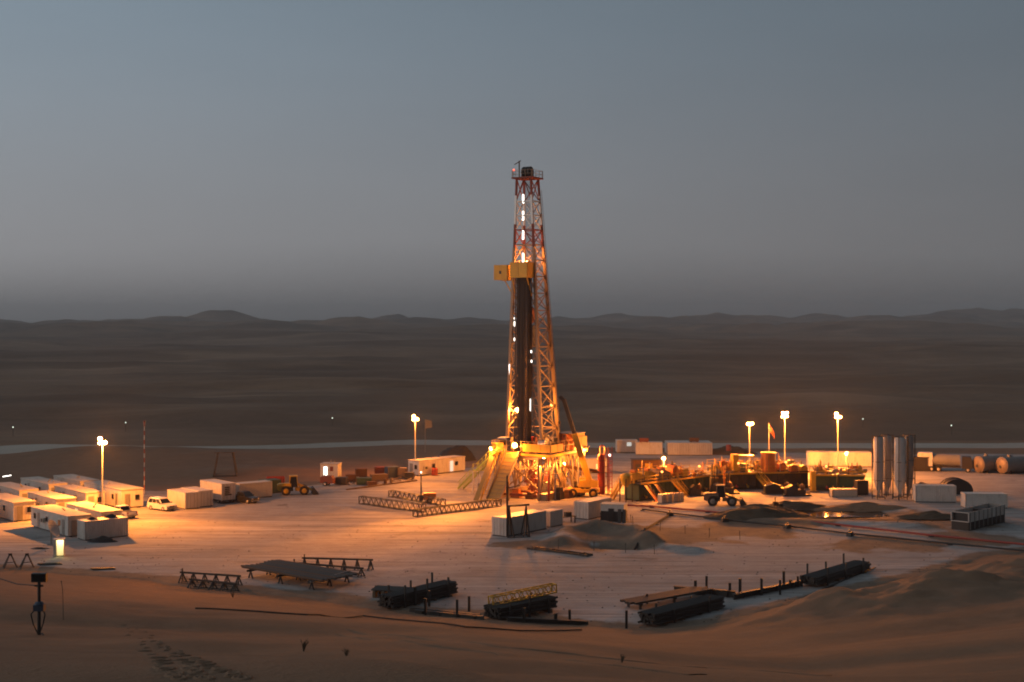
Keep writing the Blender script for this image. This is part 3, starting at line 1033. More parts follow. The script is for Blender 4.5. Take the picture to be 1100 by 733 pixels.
# mast
MZ0, MZ1 = FZ, 52.8
C0, C1 = Vector((-1.0, -.6)), Vector((-1.75, -1.15))
def mc(z, sx, sy):
    t = (z - MZ0) / (MZ1 - MZ0)
    c = C0.lerp(C1, t)
    return Vector((c.x + sx * lerp(3.35, 1.35, t ** .92), c.y + sy * lerp(3.0, 1.25, t ** .92), z))
def mcol(z):
    return 'darkred' if z > 50.0 else 'silver' if z > 45.2 else 'darkred' if z > 41.3 else 'mast'
levels = [MZ0]
st = 3.7
while levels[-1] < 50:
    levels.append(levels[-1] + st); st = max(2.35, st * .965)
levels = [l_ for l_ in levels if l_ < 51.2] + [52.8]
for sx in (-1, 1):
    for sy in (-1, 1):
        for (za, zb) in ((MZ0, 41.3), (41.3, 45.2), (45.2, 50.0), (50.0, 52.8)):
            MB().bar(mc(za, sx, sy), mc(zb, sx, sy), lerp(.46, .3, (za - 7) / 47)).build('mast_leg', mcol((za + zb) / 2), rig)
for za, zb in zip(levels[:-1], levels[1:]):
    col = mcol((za + zb) / 2)
    zm = (za + zb) / 2
    for sx in (-1, 1):
        # side faces: K bracing of two legs
        bar(rig, 'mast_brace', mc(zb, sx, -1), mc(zb, sx, 1), .17, col)
        bar(rig, 'mast_brace', mc(za, sx, -1), mc(zb, sx, 1), .13, col)
        bar(rig, 'mast_brace', mc(za, sx, 1), mc(zb, sx, -1), .13, col)
    # back face
    bar(rig, 'mast_brace', mc(zb, -1, 1), mc(zb, 1, 1), .17, col)
    bar(rig, 'mast_brace', mc(za, -1, 1), mc(zb, 1, 1), .13, col)
    bar(rig, 'mast_brace', mc(za, 1, 1), mc(zb, -1, 1), .13, col)
    # open front below the racking board: inner posts of the two ladder legs
    ins = lerp(.62, .45, (zm - 7) / 47)
    for sx in (-1, 1):
        if zm < 40:
            fa, fb = mc(za, sx * ins, -1), mc(zb, sx * ins, -1)
            bar(rig, 'mast_brace', fa, fb, .16, col)
            bar(rig, 'mast_brace', mc(za, sx, -1), fb, .12, col)
            bar(rig, 'mast_brace', mc(zb, sx, -1), fb, .12, col)
        else:
            bar(rig, 'mast_brace', mc(za, sx, -1), mc(zb, 0, -1), .13, col)
    if zm > 40:
        bar(rig, 'mast_brace', mc(zb, -1, -1), mc(zb, 1, -1), .16, col)
# ladder and standpipe up the mast
for k in (-.25, .25):
    a, b = mc(FZ, 1, 1), mc(51, 1, 1)
    rod(rig, 'ladder_rail', a + Vector((.35, k, 0)), b + Vector((.35, k, 0)), .04, 'mast', 6)
for i in range(48):
    z = FZ + .6 + i * .88
    p = mc(z, 1, 1) + Vector((.35, 0, 0))
    bar(rig, 'ladder_rung', p + Vector((0, -.25, 0)), p + Vector((0, .25, 0)), .04, 'mast')
rod(rig, 'standpipe', mc(FZ, -.85, 1.08), mc(27, -.85, 1.08), .13, 'red', 8)
rod(rig, 'standpipe', mc(FZ, .7, 1.08), mc(27, .7, 1.08), .13, 'grey', 8)
# hoisting lines, travelling block and top drive
for k in range(4):
    rod(rig, 'hoisting_line', mc(52.5, .15 * (k - 1.5), 0), mc(31, .15 * (k - 1.5), 0), .03, 'dark', 5)
tb = MB().prism([(-.6, 0), (-.45, 2.2), (0, 2.7), (.45, 2.2), (.6, 0), (0, -.4)], -.45, .45).build('travelling_block', 'orange', rig)
tb.location = mc(29, 0, 0)
td = MB().box(-.7, .7, -.6, .6, -3.6, 0).tube((0, 0, -5.2), (0, 0, -3.6), .16).build('top_drive', 'grey', rig)
td.location = mc(28.4, 0, 0)

# crown
cp = mc(52.8, 0, 0)
MB().box(cp.x - 2.0, cp.x + 2.0, cp.y - 1.9, cp.y + 1.9, 52.8, 53.05).build('crown_platform', 'darkred', rig)
cw = MB()
for k in (-.55, 0, .55):
    cw.tube((cp.x + k - .16, cp.y, 53.95), (cp.x + k + .16, cp.y, 53.95), .95, .95, 20)
cw.build('crown_sheave', 'dark', rig, True)
MB().box(cp.x - 1.0, cp.x + 1.0, cp.y - .35, cp.y + .35, 53.05, 53.9).build('crown_block', 'darkred', rig)
for sx in (-1, 1):
    for i in range(4):
        y = cp.y - 1.8 + i * 1.2
        bar(rig, 'railing_post', (cp.x + sx * 1.93, y, 53.05), (cp.x + sx * 1.93, y, 54.2), .06, 'mast')
        bar(rig, 'railing_post', (cp.x - 1.8 + i * 1.2, cp.y + sx * 1.83, 53.05), (cp.x - 1.8 + i * 1.2, cp.y + sx * 1.83, 54.2), .06, 'mast')
    for z in (53.6, 54.17):
        bar(rig, 'railing', (cp.x + sx * 1.93, cp.y - 1.8, z), (cp.x + sx * 1.93, cp.y + 1.8, z), .05, 'mast')
        bar(rig, 'railing', (cp.x - 1.8, cp.y + sx * 1.83, z), (cp.x + 1.8, cp.y + sx * 1.83, z), .05, 'mast')
gp = bar(rig, 'gin_pole', (cp.x - 1.7, cp.y + .2, 53), (cp.x - 1.7, cp.y + .2, 56), .16, 'dark')
bar(rig, 'gin_pole_arm', (cp.x - 2.6, cp.y + .2, 55.4), (cp.x - 1.4, cp.y + .2, 56), .12, 'dark')
MB().lathe([(.12, 0), (.16, .1), (.16, .3), (.05, .38)], 10, (cp.x - 2.3, cp.y - .6, 54.2)).build('beacon', 'redlamp', rig)
bar(rig, 'beacon_post', (cp.x - 2.3, cp.y - .6, 52.9), (cp.x - 2.3, cp.y - .6, 54.2), .06, 'dark')
bar(rig, 'beacon_arm', (cp.x - 2.35, cp.y - .6, 52.92), (cp.x - 1.9, cp.y - .6, 52.92), .08, 'dark')

# racking board with its yellow wind walls
bz = 36.2
MB().box(-2.75, .45, -5.2, -2.6, bz, bz + .12).build('racking_board', 'dark', rig)
for (x0, x1, y0, y1) in ((-2.75, -1.2, -5.27, -5.2), (-1.15, .45, -5.27, -5.2), (.45, .52, -5.2, -2.6), (-2.82, -2.75, -5.2, -2.6)):
    MB().box(x0, x1, y0, y1, bz, bz + 2.55).build('racking_wall', 'yellow', rig)
for i in range(8):
    bar(rig, 'racking_finger', (-2.6 + i * .4, -5.1, bz + .9), (-2.6 + i * .4, -2.7, bz + .9), .08, 'dark')
for sx in (-1, 1):
    bar(rig, 'board_strut', mc(bz - 3.2, sx * .7, -1), Vector((-1.15 + sx * 1.4, -4.9, bz)), .14, 'yellow')
bk = (-7.0, -4.5, -3.2, -1.2)
MB().box(bk[0], bk[1], bk[2], bk[3], bz - .25, bz - .13).build('side_basket_floor', 'dark', rig)
for (x0, x1, y0, y1) in ((bk[0], bk[1], bk[2] - .07, bk[2]), (bk[1], bk[1] + .07, bk[2], bk[3]), (bk[0] - .07, bk[0], bk[2], bk[3]), (bk[0], bk[1], bk[3], bk[3] + .07)):
    MB().box(x0, x1, y0, y1, bz - .25, bz + 2.25).build('side_basket_wall', 'yellow', rig)
MB().box(-6.0, -5.6, bk[2] - .09, bk[2] - .075, bz + .75, bz + 1.25).build('emblem', 'black', rig)
bar(rig, 'side_basket_beam', (-5.75, -2.2, bz - .3), mc(bz - .3, -1, 0), .2, 'yellow')
bar(rig, 'side_basket_beam', (-5.75, -2.9, bz - .3), mc(bz - .3, -.9, -1), .2, 'yellow')
bar(rig, 'side_basket_strut', (-5.5, -2.2, bz - .35), mc(bz - 3.4, -1, -.6), .14, 'yellow')

# stands of drill pipe racked in the open front
for i in range(10):
    for k in range(3):
        x, y = -2.3 + i * .265, -3.0 - k * .55
        rod(rig, 'drill_pipe', (x + .12 * math.sin(i), y - .35, FZ + .02), (x, y, bz + 1.6 + random.uniform(-.5, .6)), .095, 'pipe', 7)

# tubes of light up the mast
for z in (49.4, 46.6, 43.4, 39.6):
    p = mc(z, -.12, -.95)
    rod(rig, 'tube_lamp', p - Vector((0, 0, .75)), p + Vector((0, 0, .75)), .15, 'coolwhite', 8)
for z, sx, sy, hh in ((28.6, -.75, -1.05, .4), (26.0, -.72, -1.05, .25), (21, -1.0, -1.08, .85), (24, .55, -1.05, .2), (22.4, .55, -1.05, .2), (15.2, .38, -1.0, 1.0), (29.5, -.8, -1.0, .12)):
    p = mc(z, sx, sy)
    rod(rig, 'tube_lamp', p - Vector((0, 0, hh)), p + Vector((0, 0, hh)), .1, 'coolwhite', 8)

# V-door ramp, stair and slide in front
rp = MB().slab([(-2.7, -12.7, .35), (-.3, -12.7, .35), (-.3, -6.5, FZ), (-2.7, -6.5, FZ)], .12).build('ramp', 'ramp', rig)
for i in range(12):
    q = (i + .7) / 12.5
    bar(rp, 'ramp_cleat', (-2.6, lerp(-12.7, -6.5, q), lerp(.35, FZ, q) + .14), (-.4, lerp(-12.7, -6.5, q), lerp(.35, FZ, q) + .14), .09, 'mast')
for x in (-2.75, -.25):
    bar(rp, 'ramp_kerb', (x, -12.7, .6), (x, -6.5, FZ + .25), .14, 'mast', .4)
def stair(a, b, w, mat, nst, par=rig):
    a, b = Vector(a), Vector(b)
    d = b - a
    s = Vector((-d.y, d.x, 0)).normalized() * w / 2
    for sg in (-1, 1):
        bar(par, 'stair_stringer', a + s * sg, b + s * sg, .1, mat, .34)
        up = Vector((0, 0, 1.05))
        bar(par, 'stair_handrail', a + s * sg + up, b + s * sg + up, .06, mat)
        bar(par, 'stair_handrail', a + s * sg + up * .5, b + s * sg + up * .5, .05, mat)
        for i in range(5):
            q = a.lerp(b, (i + .3) / 5) + s * sg
            bar(par, 'stair_post', q, q + up, .06, mat)
    h = Vector((d.x, d.y, 0)).normalized() * .14
    for i in range(nst):
        q = a.lerp(b, (i + .5) / nst)
        m_ = bar(par, 'stair_tread', q - s, q + s, .28, mat, .05)
stair((-3.6, -6.5, FZ), (-3.6, -12.4, .1), 1.1, 'yellow', 24)
MB().slab([(-5.45, -12.3, .1), (-4.55, -12.3, .1), (-4.55, -6.5, FZ - .1), (-5.45, -6.5, FZ - .1)], .12).build('slide', 'ramp', rig)
for k, x in enumerate((-2.4, -.6)):
    bar(rig, 'ramp_leg', (x, -9.4, 0), (x, -9.4, 3.9), .22, 'mast')
# the long stair down to the back left with its landing
A_, L_, B_ = rl(-2.4, 222.0, FZ), rl(-5.6, 227.2, 4.0), rl(-8.9, 233.5, .12)
stair(A_, L_, 1.1, 'green_yellow', 14)
MB().cbox(L_ - Vector((0, 0, .1)), 1.6, 1.6, .12).build('stair_landing', 'green_yellow', rig)
stair(L_ + (B_ - L_) * .1, B_, 1.1, 'green_yellow', 14)
for k in ((-.7, -.7), (.7, -.7), (.7, .7), (-.7, .7)):
    rod(rig, 'landing_leg', L_ + Vector((k[0], k[1], -4.0)), L_ + Vector((k[0], k[1], 0)), .11, 'white', 8)
    rod(rig, 'landing_post', L_ + Vector((k[0], k[1], 0)), L_ + Vector((k[0], k[1], 1.1)), .04, 'green_yellow', 6)
bar(rig, 'landing_rail', L_ + Vector((-.7, -.7, 1.08)), L_ + Vector((.7, -.7, 1.08)), .06, 'green_yellow')

# machinery on the floor
dh = MB().box(1.9, 5.2, 2.6, 6.3, FZ, FZ + 2.6).build('doghouse', 'orange', rig)
MB().box(5.2, 5.25, 3.2, 4.6, FZ + 1.1, FZ + 2.0).build('window', 'litroom', dh)
MB().box(1.8, 5.3, 2.5, 6.4, FZ + 2.6, FZ + 2.75).build('doghouse_roof', 'grey', dh)
dw = MB().tube((-1.0, 4.2, FZ + 1.0), (1.2, 4.2, FZ + 1.0), .9, .9, 16).box(-1.5, -1.05, 3.2, 5.2, FZ, FZ + 2.1).box(1.25, 1.7, 3.2, 5.2, FZ, FZ + 2.1).build('drawworks', 'grey', rig, True)
MB().box(-4.9, -3.2, -5.6, -4.3, FZ, FZ + 2.3).build('control_cabin', 'white', rig)
MB().box(-4.8, -3.3, -5.66, -5.6, FZ + 1.1, FZ + 2.0).build('control_window', 'glass', rig)
MB().box(-5.3, -4.3, -2.9, -1.5, FZ, FZ + 2.0).build('tool_cabinet', 'cream', rig)
MB().tube((1.8, -3.4, FZ + 1.3), (3.1, -3.4, FZ + 1.3), .75, .75, 14).build('hydraulic_tank', 'silver', rig, True)
MB().cbox((2.4, -3.4, FZ), 1.0, 1.1, .7).build('tank_cradle', 'dark', rig)
MB().tube((-.6, -1.8, FZ), (-.6, -1.8, FZ + 1.6), .32, .25, 10).cbox((-.6, -1.8, FZ + 1.6), .9, .8, .7).build('iron_roughneck', 'red', rig)
MB().tube((-1.1, -.5, FZ), (-1.1, -.5, FZ + .35), .75, .75, 16).build('rotary_table', 'dark', rig, True)
for (x, y, a) in ((3.9, -5.6, 1.5), (3.2, -.6, 2.2), (-3.0, 3.9, 2.0), (.9, -5.5, 1.2), (4.3, .6, 2.6)):
    o = MB().cbox((x, y, FZ), .9, .8, a * .6).cbox((x + .1, y, FZ + a * .6), .5, .45, a * .4).build('floor_unit', random.choice(['darkred', 'grey', 'dark', 'orange']), rig)

# below the floor
bp = MB()
bp.lathe([(.35, .1), (.35, .9), (.62, .95), (.62, 1.5), (.4, 1.55), (.4, 1.9), (.7, 1.95), (.7, 2.7), (.42, 2.75), (.42, 3.1), (.78, 3.2), (.78, 4.3), (.4, 4.5), (.3, 5.6), (.5, 5.7), (.5, 6.2)], 14, (-1.1, -.5, 0))
bp.box(-2.6, .4, -.85, -.15, 1.95, 2.7)
bp.build('blowout_preventer', 'darkred', rig, True)
for (x, y, w, d, h, m_) in ((-1.4, -5.4, 1.7, 1.2, 1.4, 'orange'), (1.6, -5.8, 1.4, 1.6, 1.1, 'rust'), (1.4, 4.6, 2.2, 2.0, 2.2, 'grey'), (-1.7, 4.4, 1.6, 2.0, 2.6, 'darkred'),
                            (5.9, -4.2, 1.1, 1.6, 2.0, 'dark'), (6.2, -1.6, 1.2, 1.8, 1.3, 'rust'), (6.3, 1.9, 1.3, 2.2, 2.4, 'dark'), (2.3, -2.2, 1.1, 1.2, 2.4, 'grey')):
    o = MB().cbox((x, y, .02), w, d, h * .6).cbox((x, y, h * .6 + .02), w * .7, d * .75, h * .4).build('service_unit', m_, rig)
    bar(o, 'unit_pipe', (x - w * .3, y - d * .4, h + .02), (x + w * .3, y - d * .4, h + .02), .08, 'dark')
for i, (x, y) in enumerate(((5.4, -6.9), (5.9, -5.6), (-2.4, -6.6), (2.6, 6.9), (6.1, .2), (3.9, -7.5))):
    rod(rig, 'riser_pipe', (x, y, .05), (x, y, FZ - .6), .14, ('red', 'grey', 'mast')[i % 3], 8)
for i in range(5):
    y = -5 + i * 2.4
    rod(rig, 'mud_hose', (5.4, y, 5.6 - .4 * i), (5.5, y + 2.2, 2.2 + .3 * i), .09, 'black', 6)
for k in range(3):
    rod(rig, 'flow_line', (3.4, -1.6 + .5 * k, 5.5 - .2 * k), (9.3, 2.6 + .5 * k, 4.3 - .2 * k), .16, 'rust', 8)

# floodlights of the rig, some added to brighten mast and base
def rig_dir(x, y):
    """direction in the rig's own axes"""
    return RINV @ Vector((x, y, 0))
def rig_flood(p, sz, near, beam=None):
    p = Vector(p)
    if beam:
        bx, by, cone, pw = beam
        d = rl(*g(bx, by)) - p
    else:
        d = Vector((-.2, -1, -.7))
    dv = d.normalized()
    floodlight(rig, p, dv, 'sodium', sz)
    add_light(rig, p + dv * .4, near * POW, radius=sz * .4)
    if beam:
        add_light(rig, p + dv * .45, pw, radius=.55, spot=(dv, cone))
rig_flood((-.9, -6.95, 8.75), .5, 1300, (505, 560, 70, 50000))
rig_flood((-5.4, -6.95, 8.0), .34, 900, (410, 553, 70, 36000))
rig_flood((5.95, 6.1, 7.7), .42, 5200, (690, 530, 110, 22000))
rig_flood((-2.9, -2.35, 14.2), .5, 5500, (445, 575, 34, 640000))
for bx, by, pw in ((340, 565, 140000), (535, 568, 200000)):
    add_light(rig, (-2.9, -2.9, 14.0), pw, radius=.45, spot=(rl(*g(bx, by)) - Vector((-2.9, -2.9, 14.0)), 32))
rig_flood((1.9, .5, 15.0), .25, 4200)  # added to brighten the lower mast, no known fitting
rig_flood((.9, 1.0, 5.9), .25, 3400)  # this and the next three are added to brighten the rig base
rig_flood((-1.2, 3.5, 5.9), .25, 2400)
rig_flood((3.6, -6.9, 5.6), .2, 1200)
rig_flood((6.2, -3.0, 5.8), .2, 1500)
floodlight(rig, (-1.2, -2.9, 35.6), (0, .4, -1), 'sodium_dim', .2)
add_light(rig, (-1.5, -1.8, 39.3), 1500, radius=.15)
floodlight(rig, (-1.5, -1.8, 39.0), (0, -.2, 1), 'sodium_dim', .16)

# ------------------------------------------------------------------ lamp masts
# (mast, then beams aimed over the pad)
lamp_mast('lamp mast with burning floodlights standing among the camp cabins', 110, 553, 10.6, 19000, (.35, -1), 3, beams=((195, 570, 66, 62000), (60, 560, 90, 40000)))
lamp_mast('tall lamp mast beside the long white cabin with lit door', 446, 511, 10.4, 7000, (.2, -1), 3, beams=((470, 540, 75, 42000),))
lamp_mast('shorter lamp mast rising behind the yellow box tank on the mud tanks', 805, 513, 9.8, 14000, (.1, -1), 2, beams=((760, 534, 56, 34000),))
lamp_mast('lamp mast with a square block of floodlights beside the flagpole', 843, 511, 11.0, 22000, (-.1, -1), 4, beams=((815, 534, 56, 46000),))
lamp_mast('lamp mast in front of the long white shed', 900, 511, 10.9, 15000, (-.1, -1), 3, beams=((890, 545, 56, 22000),))

def low_lamp(label, px, py, h, power, lens='sodium', z0=None):
    p = put(px, py)
    t = thing('lamp_post', label, 'lamp', p, 0)
    MB().tube((0, 0, -.05), (0, 0, h), .06, .05, 8).build('pole', 'grey', t)
    floodlight(t, (0, -.15, h + .1), (0, -1, -.5), lens, .3)
    add_light(t, (0, -.75, h + .05), power * POW, radius=.12)
    return t
low_lamp('low lamp post glowing above the green end tanks', 909, 515, 4.6, 4500)
p = put(9, 520)
t = thing('lamp_post', 'short post with a white tube lamp beyond the camp cabins', 'lamp', p)
MB().tube((0, 0, -.05), (0, 0, 1.4), .05, .04, 8).build('pole', 'grey', t)
rod(t, 'tube_lamp', (-1.0, 0, 1.3), (.5, 0, 1.55), .07, 'coolwhite', 8)
low_lamp('small lamp post in the middle of the shale shakers', 713, 522, 4.8, 9000)

# ------------------------------------------------------------------ camp on the left
A0 = g(73, 578)
def camp(u, v): return A0 + U * u + V * v
G1 = 'white cabins of the camp'
cabin('white cabin right behind the satellite dish and lit booth', camp(0, 0), L=13, W=3.2, group=G1, seed=1)
cabin('white cabin behind the end of the cabin by the satellite dish', camp(-.4, 18.6), L=12, W=3.2, group=G1, seed=2)
cabin('third white cabin in line behind the satellite dish', camp(-.6, 34), L=12, W=3.2, group=G1, seed=12)
cabin('low white cabin between the dish cabin and the lamp mast', camp(5.6, 2.2), L=12, W=3.0, Hh=2.6, group=G1, seed=3, lit='warm')
cabin('white cabin at the far end of the courtyard row by the lamp mast', camp(5.8, 18.5), L=11, W=3.0, group=G1, seed=4)
cabin('white cabin at the back of the courtyard row', camp(5.6, 32.5), L=12, W=3.0, group=G1, seed=5)
cabin('white cabin across the courtyard behind the lamp mast', camp(12, 22.5), L=12, W=3.0, group=G1, seed=6)
cabin('white cabin at the rear of the camp beside the sand bank', camp(12, 37), L=12, W=3.0, group=G1, seed=7)
cabin('white cabin in front of the striped radio pole', camp(17.3, 21.6), L=14, W=3.6, Hh=2.9, group=G1, seed=8)
cabin('hindmost white cabin of the camp row by the striped radio pole', camp(17.6, 38), L=11, W=3.2, group=G1, seed=9)
cabin('white cabin at the outer edge of the camp beside the row behind the dish', camp(-6.2, 22), L=12, W=3.0, group=G1, seed=10)
cabin('hindmost white cabin at the outer edge of the camp', camp(-6.4, 37), L=12, W=3.0, group=G1, seed=11)
container('ribbed white container with a dark hose heap at its foot', g(91, 581.5), 'u', group='white containers')

def heap(name, label, p, rx, ry, h, mat, seed=0, cat='heap', n=22, rough=.35, kind=None, power=1.4):
    a = np.linspace(-1.25, 1.25, n)
    X_, Y_ = np.meshgrid(a, a)
    r = np.sqrt(X_ ** 2 + Y_ ** 2)
    Z_ = h * np.clip(1 - r ** power, -.12, None) * (1 + rough * fbm(X_ * 2.4 + seed, Y_ * 2.4, seed + 7, 4)) + h * rough * .25 * fbm(X_ * 5, Y_ * 5 + seed, seed + 3, 3)
    o = grid_mesh(name, X_ * rx, Y_ * ry, Z_, mat, keep=r < 1.2)
    if mat != 'spoil':
        o.data.shade_flat()
    o.location = p
    return tag(o, label, cat, kind=kind)
heap('hose_heap', 'dark heap of hose and netting against the ribbed camp container', g(110, 582.5) + Vector((0, 0, -.02)), 2.2, .8, .8, 'tarp', 3)
for i, (px, py, lb) in enumerate(((106, 555, 'small dark bundle lying on the ribbed container roof'), (121, 553, 'large dark bundle lying on the ribbed container roof'))):
    q = g(91, 581.5) + U * (1.6 + 2.6 * i) + V * 1.2
    o = heap('roof_bundle', lb, Vector((q.x, q.y, 2.59 + H(q.x, q.y) - .04)), .8 + .2 * i, .5, .35 + .15 * i, 'tarp', 5 + i, 'bundle')

# satellite dish
p = put(55, 585)
t = thing('satellite_dish', 'large white satellite dish on a post in front of the camp cabins', 'satellite dish', p, R(20))
MB().box(-.5, .5, -.5, .5, -.05, .12).build('base', 'grey', t)
MB().tube((0, 0, .1), (0, 0, 1.6), .1, .09, 8).build('post', 'grey', t)
prof = [(.02, 0)] + [(r_, .42 * (r_ / 1.25) ** 2) for r_ in np.linspace(.2, 1.25, 7)]
vs, fs = [], []
n = 24
for r_, z_ in prof:
    for i in range(n):
        a = 2 * math.pi * i / n
        vs.append((r_ * math.cos(a), r_ * math.sin(a), z_))
for k in range(len(prof) - 1):
    for i in range(n):
        j = (i + 1) % n
        fs.append((k * n + i, k * n + j, (k + 1) * n + j, (k + 1) * n + i))
me = MB().add(vs, fs).mesh('dish', 'white', True)
di = link(bpy.data.objects.new('dish', me), t)
sm = di.modifiers.new('thickness', 'SOLIDIFY'); sm.thickness = .03
di.location = (0, 0, 1.9); di.rotation_euler = (0, R(62), R(-27))
for a in (0, 2.1, 4.2):
    MB().tube((1.2 * math.cos(a), 1.2 * math.sin(a), .4), (0, 0, 1.15), .02, .02, 5).build('feed_strut', 'grey', di)
MB().tube((0, 0, 1.0), (0, 0, 1.3), .09, .07, 8).build('feed_horn', 'grey', di)
p = put(58, 590)
heap('cable_heap', 'low dark tangle of cable beside the satellite dish', put(43, 590) + Vector((0, 0, .0)), 1.4, .6, .28, 'tarp', 9)
# lit booth
p = put(63.5, 598)
t = thing('guard_booth', 'small booth with a brightly lit yellow doorway in front of the camp', 'booth', p, R(14))
MB().box(-.62, .62, .55, .62, .05, 2.1).build('back_wall', 'white', t)
for sx in (-1, 1):
    a, b = sorted((sx * .62, sx * .56)); MB().box(a, b, -.62, .55, .05, 2.1).build('side_wall', 'white', t)
MB().box(-.66, .66, -.66, .66, 2.1, 2.2).build('roof', 'white', t)
MB().box(-.64, .64, -.64, .64, -.05, .05).build('floor', 'dark', t)
MB().box(-.56, -.3, -.62, -.57, .05, 2.1).build('front_wall', 'white', t)
MB().box(-.3, .56, .50, .55, .06, 2.05).build('lit_lining', 'litroom', t)
o = MB().slab([(-.62, -.62, .06), (-.66, -.66, .06), (-.66, -.66, .07), (-.62, -.62, .07)], .01).build('hinge', 'dark', t)
add_light(t, (.1, -.1, 1.95), 60, (1, .8, .35), .06)

# sawhorses on the edge of the dune
for px, lb in ((11, 'steel trestle on the dune edge, the one farther from the lit booth'), (29, 'steel trestle on the dune edge, the one nearer the lit booth')):
    p = put(px, 610)
    t = thing('sawhorse', lb, 'trestle', p, R(25), 'trestles on the dune edge')
    bar(t, 'top_beam', (-.2, 0, 1.55), (.2, 0, 1.55), .25, 'dark')
    for sx in (-1, 1):
        for sy in (-1, 1):
            bar(t, 'leg', (sx * .75, sy * .5, 0), (sx * .1, 0, 1.5), .12, 'dark')
        bar(t, 'cross_tie', (sx * .45, -.3, .6), (sx * .45, .3, .6), .08, 'dark')
    bar(t, 'cross_tie', (-.45, 0, .62), (.45, 0, .62), .08, 'dark')
for px, py, L_, lb in ((55, 607, 5.5, 'low dark pallet stack lying before the lit booth'), (112, 612, 7, 'flat dark planks half buried at the dune edge')):
    p = put(px, py)
    t = thing('plank_stack', lb, 'planks', p, R(12))
    for i in range(5):
        MB().box(-1.2 - .1 * i, 1.3 - .12 * i, -.5 + .22 * i, -.31 + .22 * i, -.02, .16 + .05 * (i % 2)).build('plank', 'dark', t)

# vehicles near the camp
car('white four-wheel-drive car parked by the striped pole', put(174, 548.3), R(-38), 'suv')
car('pale pickup truck half hidden behind the ribbed camp container', put(131, 556), R(140), 'pickup', 'carpaint')
car('dark pickup truck parked beside the white trailer unit with black louvers', put(262, 540), R(-35), 'pickup', 'carblack')

# striped radio pole
p = put(155, 531)
t = thing('radio_pole', 'thin radio pole striped red and white behind the camp', 'radio pole', p)
for i in range(16):
    z0 = i * .76
    rod(t, 'pole_section', (0, 0, z0), (0, 0, z0 + .76), .085, 'red' if i % 2 else 'white', 8)
for k in range(3):
    a = k * 2.1
    rod(t, 'aerial', (0, 0, 11.3), (.25 * math.cos(a), .25 * math.sin(a), 12.3), .03, 'white', 5)
MB().cbox((0, 0, 12.1), .35, .35, .2).build('pole_cap', 'darkred', t)

# containers in front of the sand bank
container('white container next to the white four-wheel-drive car', g(199, 548), 'v', group='white containers')
container('white container second from the white four-wheel-drive car', g(199, 548) + U * 2.75 + V * .9, 'v', group='white containers')
t = container('tall white trailer unit with black louvers in its end', g(238, 542), 'v', L=7.2, W=2.5, Hh=2.8, louvers=True, lift=.45, name='generator_trailer', cat='trailer')
for sx in (-2.2, -1.2, 2.2):
    for sy in (-1, 1):
        wheel(t, (sx, sy * 1.0, -.02), .43, .25)
container('pale container running back from the dark pickup', g(259, 537.5) + V * .5, 'u', L=6.06, mat='cream', group='white containers')
container('dark green container behind the yellow wheel loader', g(290, 532) + V * 1.4, 'u', L=3.0, Hh=2.3, mat='green')
loader('yellow wheel loader parked on the pad before the green container', put(317, 531.5), R(12))
p = put(296, 520)
t = thing('scrap_skip', 'red open skip on the sand bank behind the wheel loader', 'skip', p, R(10))
for a, b, c, d in ((-1.6, 1.6, -.9, -.84), (-1.6, 1.6, .84, .9), (-1.6, -1.54, -.84, .84), (1.54, 1.6, -.84, .84)):
    MB().box(a, b, c, d, .1, 1.25).build('side_wall', 'red', t)
MB().box(-1.6, 1.6, -.9, .9, -.15, .1).build('floor', 'darkred', t)
for x in (-1.0, 0, 1.0):
    bar(t, 'rib', (x, -.95, .05), (x, -.95, 1.25), .1, 'darkred')

# water tank stand on the bank
p = put(242, 513)
t = thing('tank_stand', 'dark splayed steel stand on the sand bank behind the white trailer', 'stand', p, R(8))
for sx in (-1, 1):
    for sy in (-1, 1):
        bar(t, 'leg', (sx * 2.1, sy * 1.5, -.1), (sx * 1.35, sy * .9, 4.3), .16, 'dark')
    bar(t, 'brace', (sx * 2.0, -1.4, .3), (sx * 1.4, .9, 3.9), .1, 'dark')
    bar(t, 'foot_beam', (sx * 2.1, -1.5, .06), (sx * 2.1, 1.5, .06), .2, 'dark')
bar(t, 'foot_beam', (-2.1, -1.5, .06), (2.1, -1.5, .06), .2, 'dark')
bar(t, 'foot_beam', (-2.1, 1.5, .06), (2.1, 1.5, .06), .2, 'dark')
for i in range(7):
    x = -1.7 + i * .57
    MB().box(x - .26, x + .26, -1.2, 1.2, 4.3, 4.42).build('deck_plank', 'wood', t)

# cabin with the lit door, machine and yard clutter
c_ = cabin('small square white cabin with a bright lit doorway at the yard edge', None, L=3.2, W=2.6, Hh=3.3, lit='none', centre=put(355.5, 518), rz=R(-8), lift=.7, name='yard_cabin')
dr = MB().box(-.95, -.35, -1.36, -1.3, 1.0, 2.85).build('door', 'coolwhite', c_)
MB().box(.2, .75, -1.35, -1.3, 2.1, 2.9).build('emblem', 'darkred', c_)
for sx in (-1, 1):
    MB().box(sx * 1.2 - .1, sx * 1.2 + .1, -1.3, 1.3, .25, .7).build('chassis', 'dark', c_)
p = put(352, 522)
t = thing('compressor', 'red wheeled compressor in front of the small lit cabin', 'compressor', p, R(-15))
MB().prism([(-1.2, .5), (-1.2, 1.5), (-.8, 1.8), (.9, 1.8), (1.2, 1.3), (1.2, .5)], -.6, .6).build('hood', 'darkred', t)
for sy in (-1, 1):
    wheel(t, (-.2, sy * .7, .4), .4, .25)
bar(t, 'tow_bar', (1.2, 0, .5), (2.3, 0, .25), .1, 'dark')
MB().tube((-.6, 0, 1.8), (-.6, 0, 2.3), .08, .08, 8).build('exhaust', 'dark', t)
